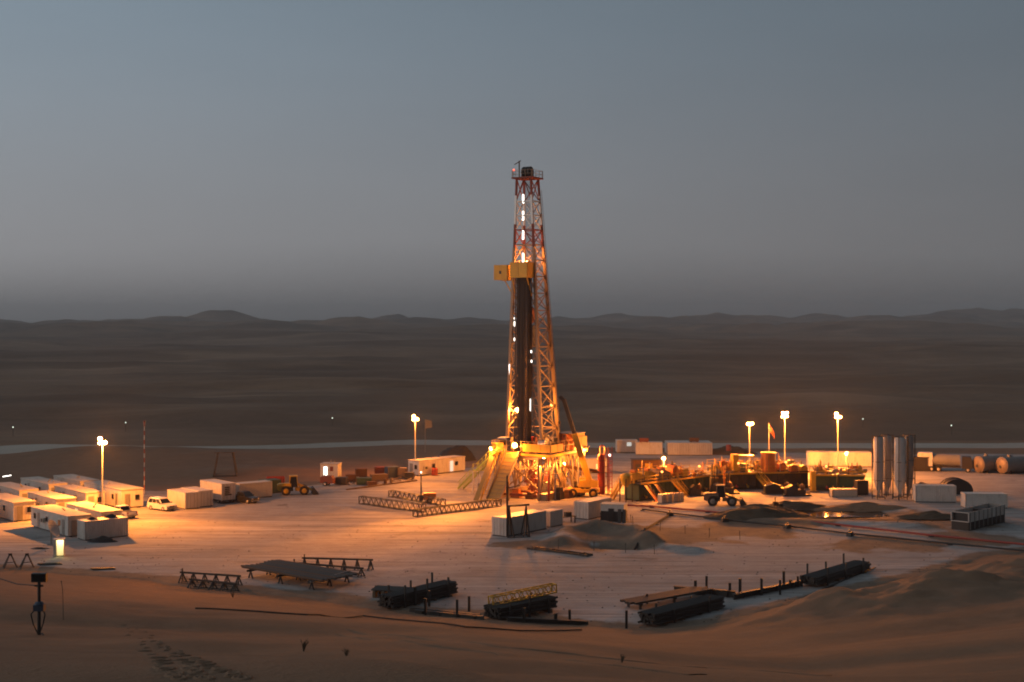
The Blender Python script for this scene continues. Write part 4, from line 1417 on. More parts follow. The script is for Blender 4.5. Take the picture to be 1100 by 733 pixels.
def crate(label, px, py, w, d, h, mat, rz=.3):
    p = put(px, py)
    t = thing('yard_crate', label, 'crate', p, rz, 'crates and skips along the yard edge')
    MB().box(-w / 2, w / 2, -d / 2, d / 2, .12, h).build('box', mat, t)
    for sx in (-1, 1):
        MB().box(sx * w * .32 - .08, sx * w * .32 + .08, -d / 2, d / 2, -.05, .12).build('runner', 'wood', t)
        for sy in (-1, 1):
            bar(t, 'corner_batten', (sx * (w / 2 + .02), sy * (d / 2 + .02), .1), (sx * (w / 2 + .02), sy * (d / 2 + .02), h + .03), .1, 'wood')
    MB().box(-w / 2 - .06, w / 2 + .06, -d / 2 - .06, d / 2 + .06, h, h + .07).build('lid', mat, t)
    return t
for lb, px, py, w, d, h, m_ in (
        ('rusty orange crate beside the red compressor', 377, 518, 1.6, 1.2, 1.3, 'rust'),
        ('dull green crate low on the yard edge', 391, 521, 2.6, 1.3, 1.2, 'green'),
        ('rusty crate piled behind the green crate', 388, 515, 2.0, 1.4, 1.9, 'rust'),
        ('long timber crate in the clutter row', 407, 517, 2.8, 1.3, 1.2, 'wood'),
        ('red oxide crate behind the timber crate', 409, 513, 2.2, 1.4, 1.9, 'darkred'),
        ('dark blue crate in the clutter row', 421, 514, 2.2, 1.6, 2.1, 'blue'),
        ('brown ochre crate near the tall lamp mast', 432, 514, 1.5, 1.3, 1.9, 'mast'),
        ('dark steel crate at the foot of the tall lamp mast', 440, 515, 1.5, 1.2, 1.2, 'dark'),
        ('low dark crate between compressor and orange crate', 367, 521, 2.0, 1.4, 1.3, 'dark'),
        ('flat rusty crate at the front of the clutter row', 399, 522, 1.6, 1.0, .7, 'rust')):
    crate(lb, px, py, w, d, h, m_, random.uniform(-.3, .6))
rj = random.Random(3)
for i in range(22):           # loose pipes, drums and angle iron thrown along the yard edge
    px, py = rj.uniform(366, 442), rj.uniform(513, 523)
    q = put(px, py - (px - 366) * .06)
    a = rj.uniform(0, 3.1)
    if i % 3 == 0:
        o = MB().lathe([(.27, 0), (.29, .03), (.27, .3), (.29, .33), (.27, .6), (.29, .87), (.05, .88)], 12).build('steel_drum', rj.choice(['rust', 'darkred', 'dark', 'blue', 'mast']), None, True)
        o.location = q
        tag(o, 'small worn steel drum standing in the clutter along the yard edge', 'drum', 'drums along the yard edge')
    else:
        L_ = rj.uniform(1.5, 3.5)
        m_ = MB().bar((-L_ / 2, 0, .1), (L_ / 2, .1, rj.uniform(.1, .9)), .12, .12).bar((-L_ / 2, .25, .06), (L_ / 2, .1, .08), .1, .1)
        o = m_.build('scrap_steel', rj.choice(['rust', 'dark', 'mast', 'wood']))
        o.location = q; o.rotation_euler = (0, 0, a)
        tag(o, 'loose scrap steel lying in the clutter along the yard edge', 'scrap', 'scrap along the yard edge')
for lb, px, py, L_ in (('dark sleeper kerb laid along the yard edge before the timber crate', 405, 523, 0), ):
    ibeam(lb, g(372, 527), g(448, 517), .3, .3, name='sleeper_kerb', mat='wood')

cl = cabin('long white cabin with a pale lit door behind the yellow-green stair', g(450, 512) , along='u', ang=R(47), L=12.2, W=2.9, Hh=2.8, lit='cool', seed=21)
heap('tarpaulin_heap', 'black tarpaulin heap rising behind the long white cabin', put(489, 498) + Vector((0, 6, 0)), 4.2, 2.6, 2.9, 'tarp', 13, 'heap', 30, .25, power=3.2)
p = put(467, 511)
t = thing('fuel_drum', 'red drum tank standing by the long white cabin', 'drum', p)
MB().lathe([(.55, 0), (.6, .06), (.6, 1.3), (.4, 1.42), (.15, 1.45)], 14).build('shell', 'red', t, True)
MB().cbox((0, 0, -.05), 1.2, 1.2, .12).build('pallet', 'wood', t)
bar(t, 'handle', (-.3, 0, 1.5), (.3, 0, 1.5), .08, 'dark')
for k in range(2):
    rod(t, 'hoop', (0, 0, .4 + .45 * k), (0, 0, .46 + .45 * k), .63, 'darkred', 14)
crate('small dark box standing alone under the yellow-green stair', 517, 527, 1.0, .9, 1.1, 'blue', .2)
p = put(455, 505)
t = thing('banner_pole', 'faded pennant on a pole behind the tall lamp mast', 'flag', Vector((-19.3, 300, H(-19.3, 300))))
rod(t, 'pole', (0, 0, 0), (0, 0, 7.5), .06, 'grey', 8)
MB().slab([(.06, 0, 5.3), (1.5, .2, 5.5), (1.4, .25, 7.0), (.06, 0, 7.3)], .03).build('pennant', 'grey', t)

# light tower trailer
p = put(459, 540)
t = thing('light_tower', 'unlit mobile light tower trailer with orange hood beside the lattice sections', 'light tower', p, R(10))
MB().box(-.7, 1.35, -.6, .6, .55, 1.55).build('hood', 'orange', t)
MB().box(-1.3, -.72, -.5, .5, .4, 1.3).build('mast_base', 'dark', t)
for sy in (-1, 1):
    wheel(t, (.3, sy * .7, .36), .36, .22)
    bar(t, 'outrigger', (-.9, sy * .5, .45), (-1.0, sy * 1.5, .05), .1, 'dark')
bar(t, 'mast_tube', (-1.0, 0, .9), (-1.0, 0, 3.2), .2, 'dark')
bar(t, 'mast_tube', (-1.0, 0, 3.2), (-1.0, 0, 4.7), .13, 'dark')
bar(t, 'lamp_bar', (-1.0, -.6, 4.7), (-1.0, .6, 4.7), .08, 'dark')
for k in (-.5, .5):
    floodlight(t, (-.95, k, 4.6), (1, -.4, -.2), 'silver', .18)
MB().lathe([(.06, 0), (.1, .08), (.1, .2), (.03, .26)], 8, (-1.0, 0, 4.75)).build('marker_lamp', 'coolwhite', t)

# lattice sections on the pad
GL = 'lattice sections lying on the pad'
lattice_beam('dark lattice section lying in front of its parallel twin by the light tower', g(388, 541.5), g(455, 551), .9, 1.15, 'dark', 12, group=GL)
lattice_beam('lattice section lying behind the light tower', g(420, 534), g(476, 544), .9, 1.0, 'dark', 11, group=GL)
lattice_beam('long lattice section running from the light tower to the ramp foot', g(446, 556), g(536, 544), 1.0, 1.05, 'dark', 18, group=GL)

# ------------------------------------------------------------------ in front of the rig
container('long white container behind the dark trestle tower', g(543.6, 577.5), 'u', L=9.1, ang=R(52), Hh=2.6, group='white containers')
container('small white container behind the long container by the trestle tower', g(591, 567), 'u', L=3.0, W=2.2, Hh=2.3, ang=R(52), group='white containers')
p = put(556, 577)
t = thing('trestle_tower', 'dark steel trestle with one tall post in front of the white container', 'trestle', p, R(12))
for sx in (-1.15, 1.15):
    for sy in (-1, 1):
        bar(t, 'leg', (sx * 1.25, sy * .8, 0), (sx, 0, 4.1), .17, 'dark')
        bar(t, 'leg', (sx * .55, sy * .8, 0), (sx, 0, 4.1), .12, 'dark')
    bar(t, 'foot_beam', (sx * 1.25, -.9, .08), (sx * 1.25, .9, .08), .18, 'dark')
for sy in (-.8, .8):
    bar(t, 'foot_beam', (-1.6, sy, .05), (1.6, sy, .05), .16, 'dark')
bar(t, 'top_beam', (-1.5, 0, 4.15), (1.6, 0, 4.3), .24, 'dark')
bar(t, 'tall_post', (-1.45, -.1, 0), (-1.45, -.1, 8.3), .2, 'dark')
bar(t, 'post_arm', (-1.45, -.1, 6.6), (.3, -.1, 6.9), .1, 'dark')
container('white container with dark louvered side before the rig', g(632, 559), 'u', L=6.6, ang=R(55), Hh=2.6, group='white containers')
q = g(660, 560.5)
t = thing('pump_house', 'white-topped pump hut with dark lower half and black doorway', 'hut', Vector((q.x, q.y + .6, H(q.x, q.y))), R(-18))
MB().box(-1.7, 1.7, -1.1, 1.1, 0, 1.55).build('lower_wall', 'black', t)
MB().box(-1.72, 1.72, -1.12, 1.12, 1.55, 2.5).build('upper_wall', 'white', t)
MB().box(-1.8, 1.8, -1.2, 1.2, 2.5, 2.58).build('roof', 'roof', t)
MB().box(-.6, .25, -1.16, -1.12, .02, 1.95).build('doorway', 'black', t)
for k in (0, 1):
    MB().slab([(1.0 + k * .7, -1.9, .0), (1.5 + k * .7, -1.9, .0), (1.35 + k * .7, -1.15, 1.9), (.85 + k * .7, -1.15, 1.9)], .05).build('leaning_panel', 'dark', t)
p = put(608, 562)
t = thing('pipe_bench', 'low steel bench between the white containers before the rig', 'bench', p, R(30))
MB().box(-1.4, 1.4, -.6, .6, .9, 1.0).build('top', 'wood', t)
for sx in (-1.2, 1.2):
    for sy in (-.5, .5):
        bar(t, 'leg', (sx, sy, 0), (sx, sy, .9), .14, 'dark')
MB().cbox((.3, 0, 1.0), .9, .7, .6).build('toolbox', 'dark', t)
# trough
a, b = g(569, 590), g(634, 598)
d = b - a
t = thing('steel_trough', 'long dark open trough lying on the pad before the sand berm', 'trough', (a.x, a.y, H(a.x, a.y)), math.atan2(d.y, d.x))
L_ = d.length
for sy in (-.55, .55):
    MB().box(0, L_, sy - .06, sy + .06, -.05, .28).build('side', 'dark', t)
MB().box(.06, L_ - .06, -.48, .48, -.04, .06).build('floor', 'black', t)
for i in range(4):
    x = L_ * (i + .5) / 4
    bar(t, 'tie', (x, -.6, .3), (x, .6, .3), .1, 'rust')

# yellow crane beside the rig
p = put(627, 534)
t = thing('mobile_crane', 'yellow mobile crane with raised boom leaning over the rig', 'crane', p, R(172))
MB().box(-2.6, 2.6, -1.2, 1.2, .85, 1.45).build('carrier', 'yellow', t)
for sx in (-1.7, 1.7):
    for sy in (-1, 1):
        wheel(t, (sx, sy * 1.15, .75), .75, .5, rim='yellow')
        bar(t, 'outrigger', (sx * 1.4, sy * 1.2, 1.0), (sx * 1.4, sy * 2.3, 1.0), .2, 'yellow')
        bar(t, 'outrigger_leg', (sx * 1.4, sy * 2.3, 0), (sx * 1.4, sy * 2.3, 1.1), .16, 'dark')
MB().tube((-.3, 0, 1.45), (-.3, 0, 1.7), .9, .9, 16).build('turntable', 'dark', t)
MB().prism([(-2.4, 1.7), (-2.4, 2.7), (-1.2, 3.0), (.6, 2.8), (.9, 1.7)], -.55, 1.0).build('superstructure', 'yellow', t)
cb = MB().frustum((-.3, 1.2, -1.15, -.58), 1.7, (-.2, .8, -1.1, -.6), 3.1).build('cab', 'yellow', t)
MB().box(.1, .75, -1.17, -1.13, 2.2, 2.9).build('cab_window', 'glass', cb)
root = Vector((-1.0, .2, 2.6))
dirb = Vector((4.2, .2, 13.2)).normalized()
b1 = MB().bar(root, root + dirb * 8.3, .95, 1.1).build('boom_base', 'yellow', t)
MB().bar(root + dirb * 8.2, root + dirb * 14.2, .6, .75).build('boom_extension', 'dark', t)
MB().bar(root + dirb * 14.0, root + dirb * 14.6 + Vector((.5, 0, .1)), .5, .6).build('boom_head', 'dark', t)
MB().tube(Vector((.9, .2, 1.9)), root + dirb * 4.5 + Vector((.35, 0, -.1)), .16, .16, 10).build('lift_ram', 'silver', t)
tip = root + dirb * 14.6 + Vector((.6, 0, 0))
rod(t, 'hoist_rope', tip, tip - Vector((0, 0, 4)), .03, 'black', 5)
MB().lathe([(.05, 0), (.2, .15), (.2, .5), (.05, .6)], 8, tip - Vector((0, 0, 4.5))).build('hook_block', 'dark', t)

# red mud gas separator and ladder frame
p = put(646, 531)
t = thing('gas_separator', 'tall red gas separator column with a looped pipe on top', 'separator', p)
MB().lathe([(.62, 0), (.62, 6.3), (.55, 6.6), (.3, 6.8)], 16).build('vessel', 'red', t, True)
pts = [Vector((-.25, 0, 6.7))] + [Vector((.15 - .4 * math.cos(a), 0, 7.7 + .5 * math.sin(a))) for a in np.linspace(0, math.pi, 7)] + [Vector((.55, 0, 5.6))]
MB().path(pts, .12, 8).build('vent_loop', 'red', t, True)
for z in (1.2, 3.6, 5.6):
    rod(t, 'flange', (0, 0, z), (0, 0, z + .12), .74, 'darkred', 16)
for k in (-.9, .9):
    bar(t, 'frame_post', (1.1 + k * .15, k * .5, 0), (1.1 + k * .15, k * .5, 7.0), .14, 'red')
for k in range(4):
    bar(t, 'frame_tie', (.5, 0, 1.4 + 1.6 * k), (1.1, 0, 1.4 + 1.6 * k), .1, 'darkred')
p = put(655.5, 531)
t = thing('ladder_tower', 'slim red ladder tower with a small white lamp beside the separator', 'ladder', p)
for sx in (-.3, .3):
    bar(t, 'rail', (sx, 0, 0), (sx, 0, 8.0), .12, 'red')
for i in range(12):
    bar(t, 'rung', (-.3, 0, .5 + i * .62), (.3, 0, .5 + i * .62), .07, 'red')
bar(t, 'back_stay', (0, 1.6, 0), (0, .05, 6.5), .1, 'red')
MB().lathe([(.1, 0), (.16, .1), (.16, .28), (.05, .36)], 10, (-.1, -.25, 6.4)).build('lamp', 'coolwhite', t)
bar(t, 'lamp_arm', (-.1, 0, 6.42), (-.1, -.3, 6.42), .07, 'dark')
rc_ = cabin('white cabin with a warm window glimpsed behind the crane boom', None, L=5.0, W=2.6, Hh=2.7, lit='none', centre=put(637, 508), rz=R(4), name='rig_cabin', roofgear=False)
MB().box(.4, 1.7, -1.36, -1.3, .9, 1.8).build('window', 'litroom', rc_)

# ------------------------------------------------------------------ mud tanks
def mud_tank(label, a, b, W=3.0, Hh=2.9, mat='green', n_ag=3, rail='yellow', seed=0, ribs=True, top='grey'):
    """a and b: ground points of the near long edge"""
    rnd = random.Random(seed)
    a, b = Vector(a), Vector(b)
    d = b - a; d.z = 0
    L = d.length
    t = thing('mud_tank', label, 'tank', (a.x, a.y, 0), math.atan2(d.y, d.x), 'mud tanks of the rig')
    MB().box(0, L, 0, W, .25, Hh - .1).build('body', mat, t)
    for y in (.15, W - .35):
        MB().box(-.2, L + .2, y, y + .2, -.08, .25).build('skid', 'dark', t)
    if ribs:
        n = int(L / 1.1)
        for i in range(n + 1):
            x = .06 + (L - .12) * i / n
            bar(t, 'stiffener', (x, -.05, .3), (x, -.05, Hh - .12), .1, mat)
    MB().box(-.05, L + .05, -.55, W + .1, Hh - .1, Hh).build('walkway', top, t)
    MB().box(-.05, L + .05, -.6, -.55, Hh - .16, Hh + .12).build('toe_board', rail, t)
    n = max(4, int(L / 1.5))
    for y in (-.52, W + .05):
        for i in range(n + 1):
            bar(t, 'railing_post', (L * i / n, y, Hh), (L * i / n, y, Hh + 1.1), .06, rail)
        for z in (.55, 1.08):
            bar(t, 'railing', (0, y, Hh + z), (L, y, Hh + z), .06, rail)
    for i in range(n_ag):
        x = L * (i + .5) / n_ag + rnd.uniform(-.4, .4)
        y = W * rnd.uniform(.35, .6)
        ag = MB().tube((x, y, Hh), (x, y, Hh + .55), .3, .24, 10).cbox((x + .45, y, Hh + .12), .95, .45, .45).build('agitator', rnd.choice(['grey', 'yellow', 'orange']), t, True)
        MB().tube((x + .4, y, Hh + .58), (x + 1.0, y, Hh + .58), .2, .2, 8).build('motor', rnd.choice(['blue', 'grey', 'orange']), ag, True)
    for i in range(3):
        x = L * rnd.uniform(.1, .9)
        MB().cbox((x, W * rnd.uniform(.6, .85), Hh), rnd.uniform(.5, 1.2), .6, rnd.uniform(.25, .9)).build('hatch_box', rnd.choice(['yellow', 'grey', 'mast', 'white']), t)
    for i in range(int(L * 2.4)):       # the crowd of small fittings on deck
        x, y = rnd.uniform(.2, L - .9), rnd.uniform(.2, W - .2)
        k = rnd.random()
        mt = rnd.choice(['yellow', 'mast', 'orange', 'grey', 'rust', 'dark', 'silver'])
        if k < .4:
            rod(t, 'standpipe', (x, y, Hh), (x, y, Hh + rnd.uniform(.6, 2.3)), rnd.uniform(.05, .11), mt, 8)
        elif k < .7:
            bar(t, 'fitting', (x, y, Hh + rnd.uniform(.1, 1.0)), (x + rnd.uniform(.4, 1.6), y, Hh + rnd.uniform(.1, 1.0)), rnd.uniform(.07, .16), mt)
        else:
            MB().cbox((x, y, Hh), rnd.uniform(.3, .7), rnd.uniform(.3, .6), rnd.uniform(.3, 1.1)).build('deck_box', mt, t)
    rod(t, 'mud_pipe', (.2, W * .2, Hh + .3), (L - .2, W * .2, Hh + .3), .13, 'mast', 8)
    rod(t, 'mud_pipe', (.2, -.3, .6), (L - .2, -.3, .6), .11, 'dark', 8)
    for i in range(3):
        x = L * (i + .5) / 3 + rnd.uniform(-.5, .5)
        MB().tube((x, -.3, .6), (x, .02, .9), .1, .1, 8).tube((x, -.5, .62), (x, -.3, .62), .22, .22, 10).build('valve', 'red' if i % 2 else 'yellow', t)
    return t
P0, P1 = g(686, 539), g(762, 528.5)
mid = P0.lerp(P1, .5)
dd = (P1 - P0).normalized()
mud_tank('dark mud tank with shale shakers next to the red separator', P0, mid - dd * .2, seed=1)
mud_tank('dark mud tank between the shale shakers and the stair', mid + dd * .2, P1, seed=2)
Q0, Q1, Q2 = g(765, 527.5), g(812, 526), g(868, 524.5)
mud_tank('mud tank carrying the square yellow box tank', Q0, Q1, W=5.0, seed=3, mat='dark', n_ag=4)
mud_tank('mud tank carrying the round ochre tank', Q1 + Vector((.5, 0, 0)), Q2, W=5.0, seed=4, mat='dark', n_ag=4)
S0, S1, S2 = g(870, 527.5), g(899, 528), g(929, 528.5)
mud_tank('ribbed green end tank beneath the low glowing lamp', S0 + Vector((.3, 0, 0)), S1, W=5, Hh=2.8, seed=5, n_ag=3)
mud_tank('ribbed green end tank beside the steel silos', S1 + Vector((.4, 0, 0)), S2, W=5, Hh=2.8, seed=6, n_ag=3)
# a second row behind gives the crowded skyline of rails and pipes
mud_tank('rear mud tank behind the tank with the square yellow box', Q0 + Vector((1.5, 7.6, 0)), Q1 + Vector((.5, 7.6, 0)), W=3.0, Hh=3.2, seed=7, mat='dark', n_ag=4)
mud_tank('rear mud tank behind the tank with the round ochre tank', Q1 + Vector((1.2, 7.8, 0)), Q2 + Vector((0, 7.8, 0)), W=3.0, Hh=3.2, seed=8, mat='dark', n_ag=4)
mud_tank('rear mud tank behind the shale shaker tanks', P0 + dd * 9 + Vector((-3.6, 3.6, 0)), P1 + Vector((-3.2, 4.4, 0)), W=2.6, Hh=3.1, seed=9, mat='dark', n_ag=3)

def stair_thing(label, a, b, mat='yellow', w=.9, n=11):
    a, b = Vector(a), Vector(b)
    t = thing('steel_stair', label, 'stair', (b.x, b.y, 0), 0)
    stair(a - Vector((b.x, b.y, 0)), Vector((0, 0, .05)), w, mat, n, t)
    return t
# floodlights on the front rail of the tank decks, shining out over the yard
def deck_flood(parent, x, z, tx, ty, pw, cone=110):
    p = Vector((x, -.55, z))
    rod(parent, 'flood_post', (x, -.52, 2.9), (x, -.52, z), .04, 'yellow', 6)
    tgt = g(tx, ty)
    o = parent.matrix_basis.inverted() @ tgt
    d = (o - p).normalized()
    floodlight(parent, p + d * .3, d, 'sodium', .2)
    add_light(parent, p + d * .5, pw, radius=.08, spot=(d, cone))
for o in [x for x in scene.objects if x.name.startswith('mud_tank') and x.parent is None]:
    o.matrix_basis = Matrix.LocRotScale(o.location, o.rotation_euler, None)
    lb = o['label']
    if 'next to the red separator' in lb:
        deck_flood(o, 5.2, 4.6, 705, 546, 9000)
    elif 'between the shale shakers' in lb:
        deck_flood(o, 5.5, 4.8, 757, 540, 11000)
    elif 'square yellow' in lb and 'carrying' in lb:
        deck_flood(o, 4.6, 4.8, 795, 537, 14000)
    elif 'round ochre' in lb and 'carrying' in lb:
        deck_flood(o, 4.8, 4.8, 845, 537, 12000)
    elif 'low glowing' in lb:
        deck_flood(o, 2.4, 4.4, 890, 541, 5000)
stair_thing('yellow steel stair beside the row of pale crates', g(724, 517, 2.9), g(737, 533))
stair_thing('yellow steel stair below the round ochre tank', g(811, 507, 2.9) - Vector((0, .3, 0)), g(829, 529))
stair_thing('yellow steel stair next to the red separator', g(667, 519, 2.6), g(657, 537))

# shale shakers and machinery on the first tanks, each a thing
ang1 = math.atan2(dd.y, dd.x)
def on_tank(u_, w_, z, base=P0, d_=dd):
    return base + d_ * u_ + Vector((-d_.y, d_.x, 0)) * w_ + Vector((0, 0, z))
def shaker(label, u_, mat='yellow'):
    t = thing('shale_shaker', label, 'shale shaker', on_tank(u_, 1.4, 2.9), ang1)
    MB().prism([(-1.1, .5), (-1.1, 1.5), (-.4, 1.7), (1.2, 1.0), (1.3, .6)], -.8, .8).build('basket', mat, t)
    for sx in (-.8, .9):
        for sy in (-.6, .6):
            rod(t, 'spring_leg', (sx, sy, 0), (sx, sy, .8), .1, 'dark', 8)
    MB().tube((-.6, -.5, 1.85), (-.6, .5, 1.85), .26, .26, 10).build('motor', 'orange', t, True)
    MB().cbox((-1.5, 0, 0), .7, 1.7, 1.6).build('feed_box', mat, t)
    return t
shaker('shale shaker with yellow hood next to the ladder tower', .9)
shaker('second shale shaker with yellow hood on the tank deck', 4.2)
shaker('grey shale shaker by the small lamp post', 7.6, 'mast')
p = on_tank(10.4, 1.4, 2.9)
t = thing('degasser', 'round orange-red degasser drum on the mud tank deck', 'degasser', p, ang1)
MB().tube((-.3, -.9, 1.25), (-.3, .9, 1.25), .95, .95, 18).tube((-.3, -1.15, 1.25), (-.3, -.9, 1.25), .5, .95, 18).build('drum', 'orange', t, True)
for sy in (-.6, .6):
    MB().box(-.9, .3, sy - .1, sy + .1, 0, .5).build('saddle', 'dark', t)
MB().tube((-.3, 0, 2.2), (-.3, 0, 2.8), .12, .12, 8).build('vent', 'dark', t)
p = on_tank(12.2, .7, 2.9)
t = thing('control_box', 'bright yellow control box beside the degasser drum', 'control box', p, ang1)
MB().box(-.65, .65, -.5, .5, .15, 1.4).build('case', 'yellow', t)
MB().box(-.55, -.02, -.54, -.5, .25, 1.3).build('door', 'yellow', t)
MB().box(.03, .55, -.54, -.5, .25, 1.3).build('door', 'yellow', t)
MB().box(-.6, .6, -.4, .4, 0, .15).build('plinth', 'dark', t)
# low hoppers
p = on_tank(-1.9, 1.0, 0)
t = thing('cone_hopper', 'yellow cone hopper on legs beside the ladder tower', 'hopper', p, ang1)
MB().lathe([(.25, 2.4), (.95, 3.5), (.95, 4.3), (.9, 4.35), (.2, 4.7)], 14).build('cone', 'yellow', t, True)
for k in range(4):
    a = k * math.pi / 2 + .7
    rod(t, 'leg', (1.0 * math.cos(a), 1.0 * math.sin(a), 0), (.95 * math.cos(a), .95 * math.sin(a), 3.8), .09, 'dark', 8)
# discharge slides leaning under the first tank
for k, lb in enumerate(('orange discharge chute leaning on the shaker tank', 'rusty brown discharge chute leaning on the shaker tank')):
    a0 = on_tank(1.0 + 2.4 * k, -.6, 2.6); b0 = on_tank(1.9 + 2.4 * k, -2.3, 0.02)
    t = thing('discharge_chute', lb, 'chute', b0, ang1)
    MB().slab([(-.6, 0, 0), (.6, 0, 0), (-.3, 1.7, 2.5), (-1.5, 1.7, 2.5)], .08).build('plate', 'orange' if k == 0 else 'rust', t)
    for sx in (-.6, .6):
        bar(t, 'side', (sx, 0, .15), (sx - .9, 1.7, 2.65), .08, 'dark', .3)
# row of pale crates on the ground
a, b = g(708, 541), g(733, 538.5)
for i in range(4):
    q = a.lerp(b, (i + .5) / 4)
    t = thing('chemical_tote', 'pale yellow square tote in the row under the shaker tank stair', 'tote', Vector((q.x, q.y, H(q.x, q.y))), math.atan2((b - a).y, (b - a).x), 'totes under the shaker tank stair')
    MB().box(-.45, .45, -.5, .5, .12, 1.45).build('tank', 'cream', t)
    MB().box(-.47, .47, -.5, .5, -.04, .12).build('pallet', 'wood', t)
    for x in (-.46, 0, .46):
        bar(t, 'cage_bar', (x, -.52, .12), (x, -.52, 1.46), .04, 'grey')
    bar(t, 'cage_bar', (-.47, -.53, .8), (.47, -.53, .8), .04, 'grey')
    MB().tube((0, 0, 1.45), (0, 0, 1.53), .12, .12, 8).build('cap', 'red', t)

# box tank, round tank and boxes on the second row
q = g(797, 500, 2.9)
t = thing('box_tank', 'square yellow box tank with open frame on the mud tank deck', 'tank', Vector((g(797, 526.5).x + .4, Q0.y + 3.0, 2.9)), R(4))
MB().box(-1.9, -.9, -1.0, 1.0, .05, 3.1).build('cabinet', 'yellow', t)
MB().box(-.9, 1.9, -1.1, 1.1, 2.7, 2.95).build('canopy', 'yellow', t)
for sx in (.4, 1.75):
    for sy in (-1, 1):
        bar(t, 'frame_post', (sx, sy, 0), (sx, sy, 2.7), .12, 'yellow')
MB().box(-.3, .9, -.7, .7, .02, 1.5).build('pump_case', 'green', t)
t = thing('round_tank', 'round ochre tank with flat lid on the mud tank deck', 'tank', Vector((g(823, 526).x + .6, Q0.y + 3.2, 2.9)))
MB().lathe([(1.25, 0), (1.25, 3.3)], 20).build('shell', 'orange', t, True)
MB().lathe([(1.36, 3.3), (1.36, 3.42), (.3, 3.5)], 20).build('lid', 'yellow', t, True)
bar(t, 'ladder_rail', (-.6, -1.3, 0), (-.6, -1.3, 3.3), .07, 'mast')
bar(t, 'ladder_rail', (-.2, -1.35, 0), (-.2, -1.35, 3.3), .07, 'mast')
for i in range(8):
    bar(t, 'ladder_rung', (-.6, -1.33, .3 + i * .4), (-.2, -1.35, .3 + i * .4), .05, 'mast')
for i, (px, lb, m_, w, h) in enumerate(((757, 'yellow pump skid at the near end of the second tank row', 'yellow', 1.6, 1.2), (772, 'ochre pump case by the riser pipes on the second tank row', 'orange', 1.4, 1.8), (781, 'yellow mixer box beside the square box tank', 'yellow', 1.2, 1.3),
                                        (846, 'ochre mixer box by the foot of the square-headed lamp mast', 'orange', 1.5, 1.2), (858, 'yellow pump skid at the far end of the second tank row', 'yellow', 1.6, 1.0), (836, 'ochre centrifuge next to the round tank', 'orange', 1.8, 1.3))):
    x = g(px, 526.5).x + 1.2
    t = thing('deck_machine', lb, 'machine', Vector((max(x, Q0.x + 1.2), Q0.y + 2.4 + .9 * (i % 3), 2.9)), R(5 * i), 'machines on the mud tank deck')
    MB().cbox((0, 0, 0), w, 1.0, .2).build('skid', 'dark', t)
    MB().prism([(-w / 2 + .1, .2), (-w / 2 + .1, h), (0, h + .25), (w / 2 - .1, h * .7), (w / 2 - .1, .2)], -.4, .4).build('case', m_, t)
    MB().tube((w * .2, -.3, h * .9), (w * .2, .45, h * .9), .22, .22, 10).build('motor', 'grey', t, True)
    rod(t, 'stack', (-w * .2, .1, h), (-w * .2, .1, h + .9), .08, 'mast', 8)
for i, px in enumerate((880, 892, 917, 924)):
    t = thing('deck_machine', ('yellow hatch pump on the green end tank by the chute post', 'ochre hatch pump under the low glowing lamp', 'ochre valve block on the tank by the silos', 'yellow motor block at the silo end of the tanks')[i], 'machine',
              Vector((g(px, 527.5).x + .6, S0.y + 2.6 + .6 * (i % 2), 2.8)), .3 * i, 'machines on the mud tank deck')
    MB().cbox((0, 0, 0), 1.2, .9, .5).build('skid', 'yellow', t)
    MB().tube((-.5, 0, .85), (.5, 0, .85), .38, .38, 12).build('motor', ('orange', 'yellow')[i % 2], t, True)
    rod(t, 'stack', (0, .3, .5), (0, .3, 1.7), .09, 'mast', 8)
# chute post before the green tanks
p = put(873.5, 529)
t = thing('discharge_post', 'yellow upright discharge duct in front of the green end tank', 'duct', p)
MB().box(-.4, .4, -.35, .35, .3, 3.6).build('duct', 'yellow', t)
MB().box(-.9, .9, -.6, .6, 0, .3).build('foot', 'mast', t)
bar(t, 'stay', (.4, 0, 3.0), (.9, .3, 3.3), .1, 'dark')
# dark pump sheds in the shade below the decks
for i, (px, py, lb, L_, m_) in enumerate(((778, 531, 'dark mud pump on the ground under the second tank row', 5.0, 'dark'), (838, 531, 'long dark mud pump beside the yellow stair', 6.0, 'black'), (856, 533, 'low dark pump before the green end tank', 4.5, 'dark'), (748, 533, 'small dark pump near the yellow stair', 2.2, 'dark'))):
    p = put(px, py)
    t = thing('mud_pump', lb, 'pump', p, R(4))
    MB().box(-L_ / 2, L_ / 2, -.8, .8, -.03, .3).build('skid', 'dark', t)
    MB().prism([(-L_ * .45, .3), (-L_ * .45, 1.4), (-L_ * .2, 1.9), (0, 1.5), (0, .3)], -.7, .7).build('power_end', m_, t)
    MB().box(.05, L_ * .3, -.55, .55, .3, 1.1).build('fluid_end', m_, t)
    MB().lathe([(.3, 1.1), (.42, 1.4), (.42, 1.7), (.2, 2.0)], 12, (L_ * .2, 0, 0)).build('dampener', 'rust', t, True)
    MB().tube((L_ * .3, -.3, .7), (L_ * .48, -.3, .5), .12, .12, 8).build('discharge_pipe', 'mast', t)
for i, (px, py, h) in enumerate(((765, 531, 5.0), (770, 529, 4.4), (778, 530, 4.6), (783, 530, 3.4))):
    p = put(px, py)
    t = thing('pipe_riser', ('tall dark riser pipe at the corner of the mud tank rows', 'dark riser pipe between the tall riser and the ochre riser', 'ochre riser pipe before the second tank row', 'short dark riser beside the ochre riser')[i], 'pipe', p)
    MB().tube((0, 0, -.05), (0, 0, h), .16, .16, 10).build('pipe', ('dark', 'dark', 'orange', 'dark')[i], t, True)
    MB().tube((0, 0, h * .6), (.0, .8, h * .6), .13, .13, 8).build('elbow', 'dark', t)
    rod(t, 'flange', (0, 0, h * .55), (0, 0, h * .55 + .1), .28, 'yellow', 12)

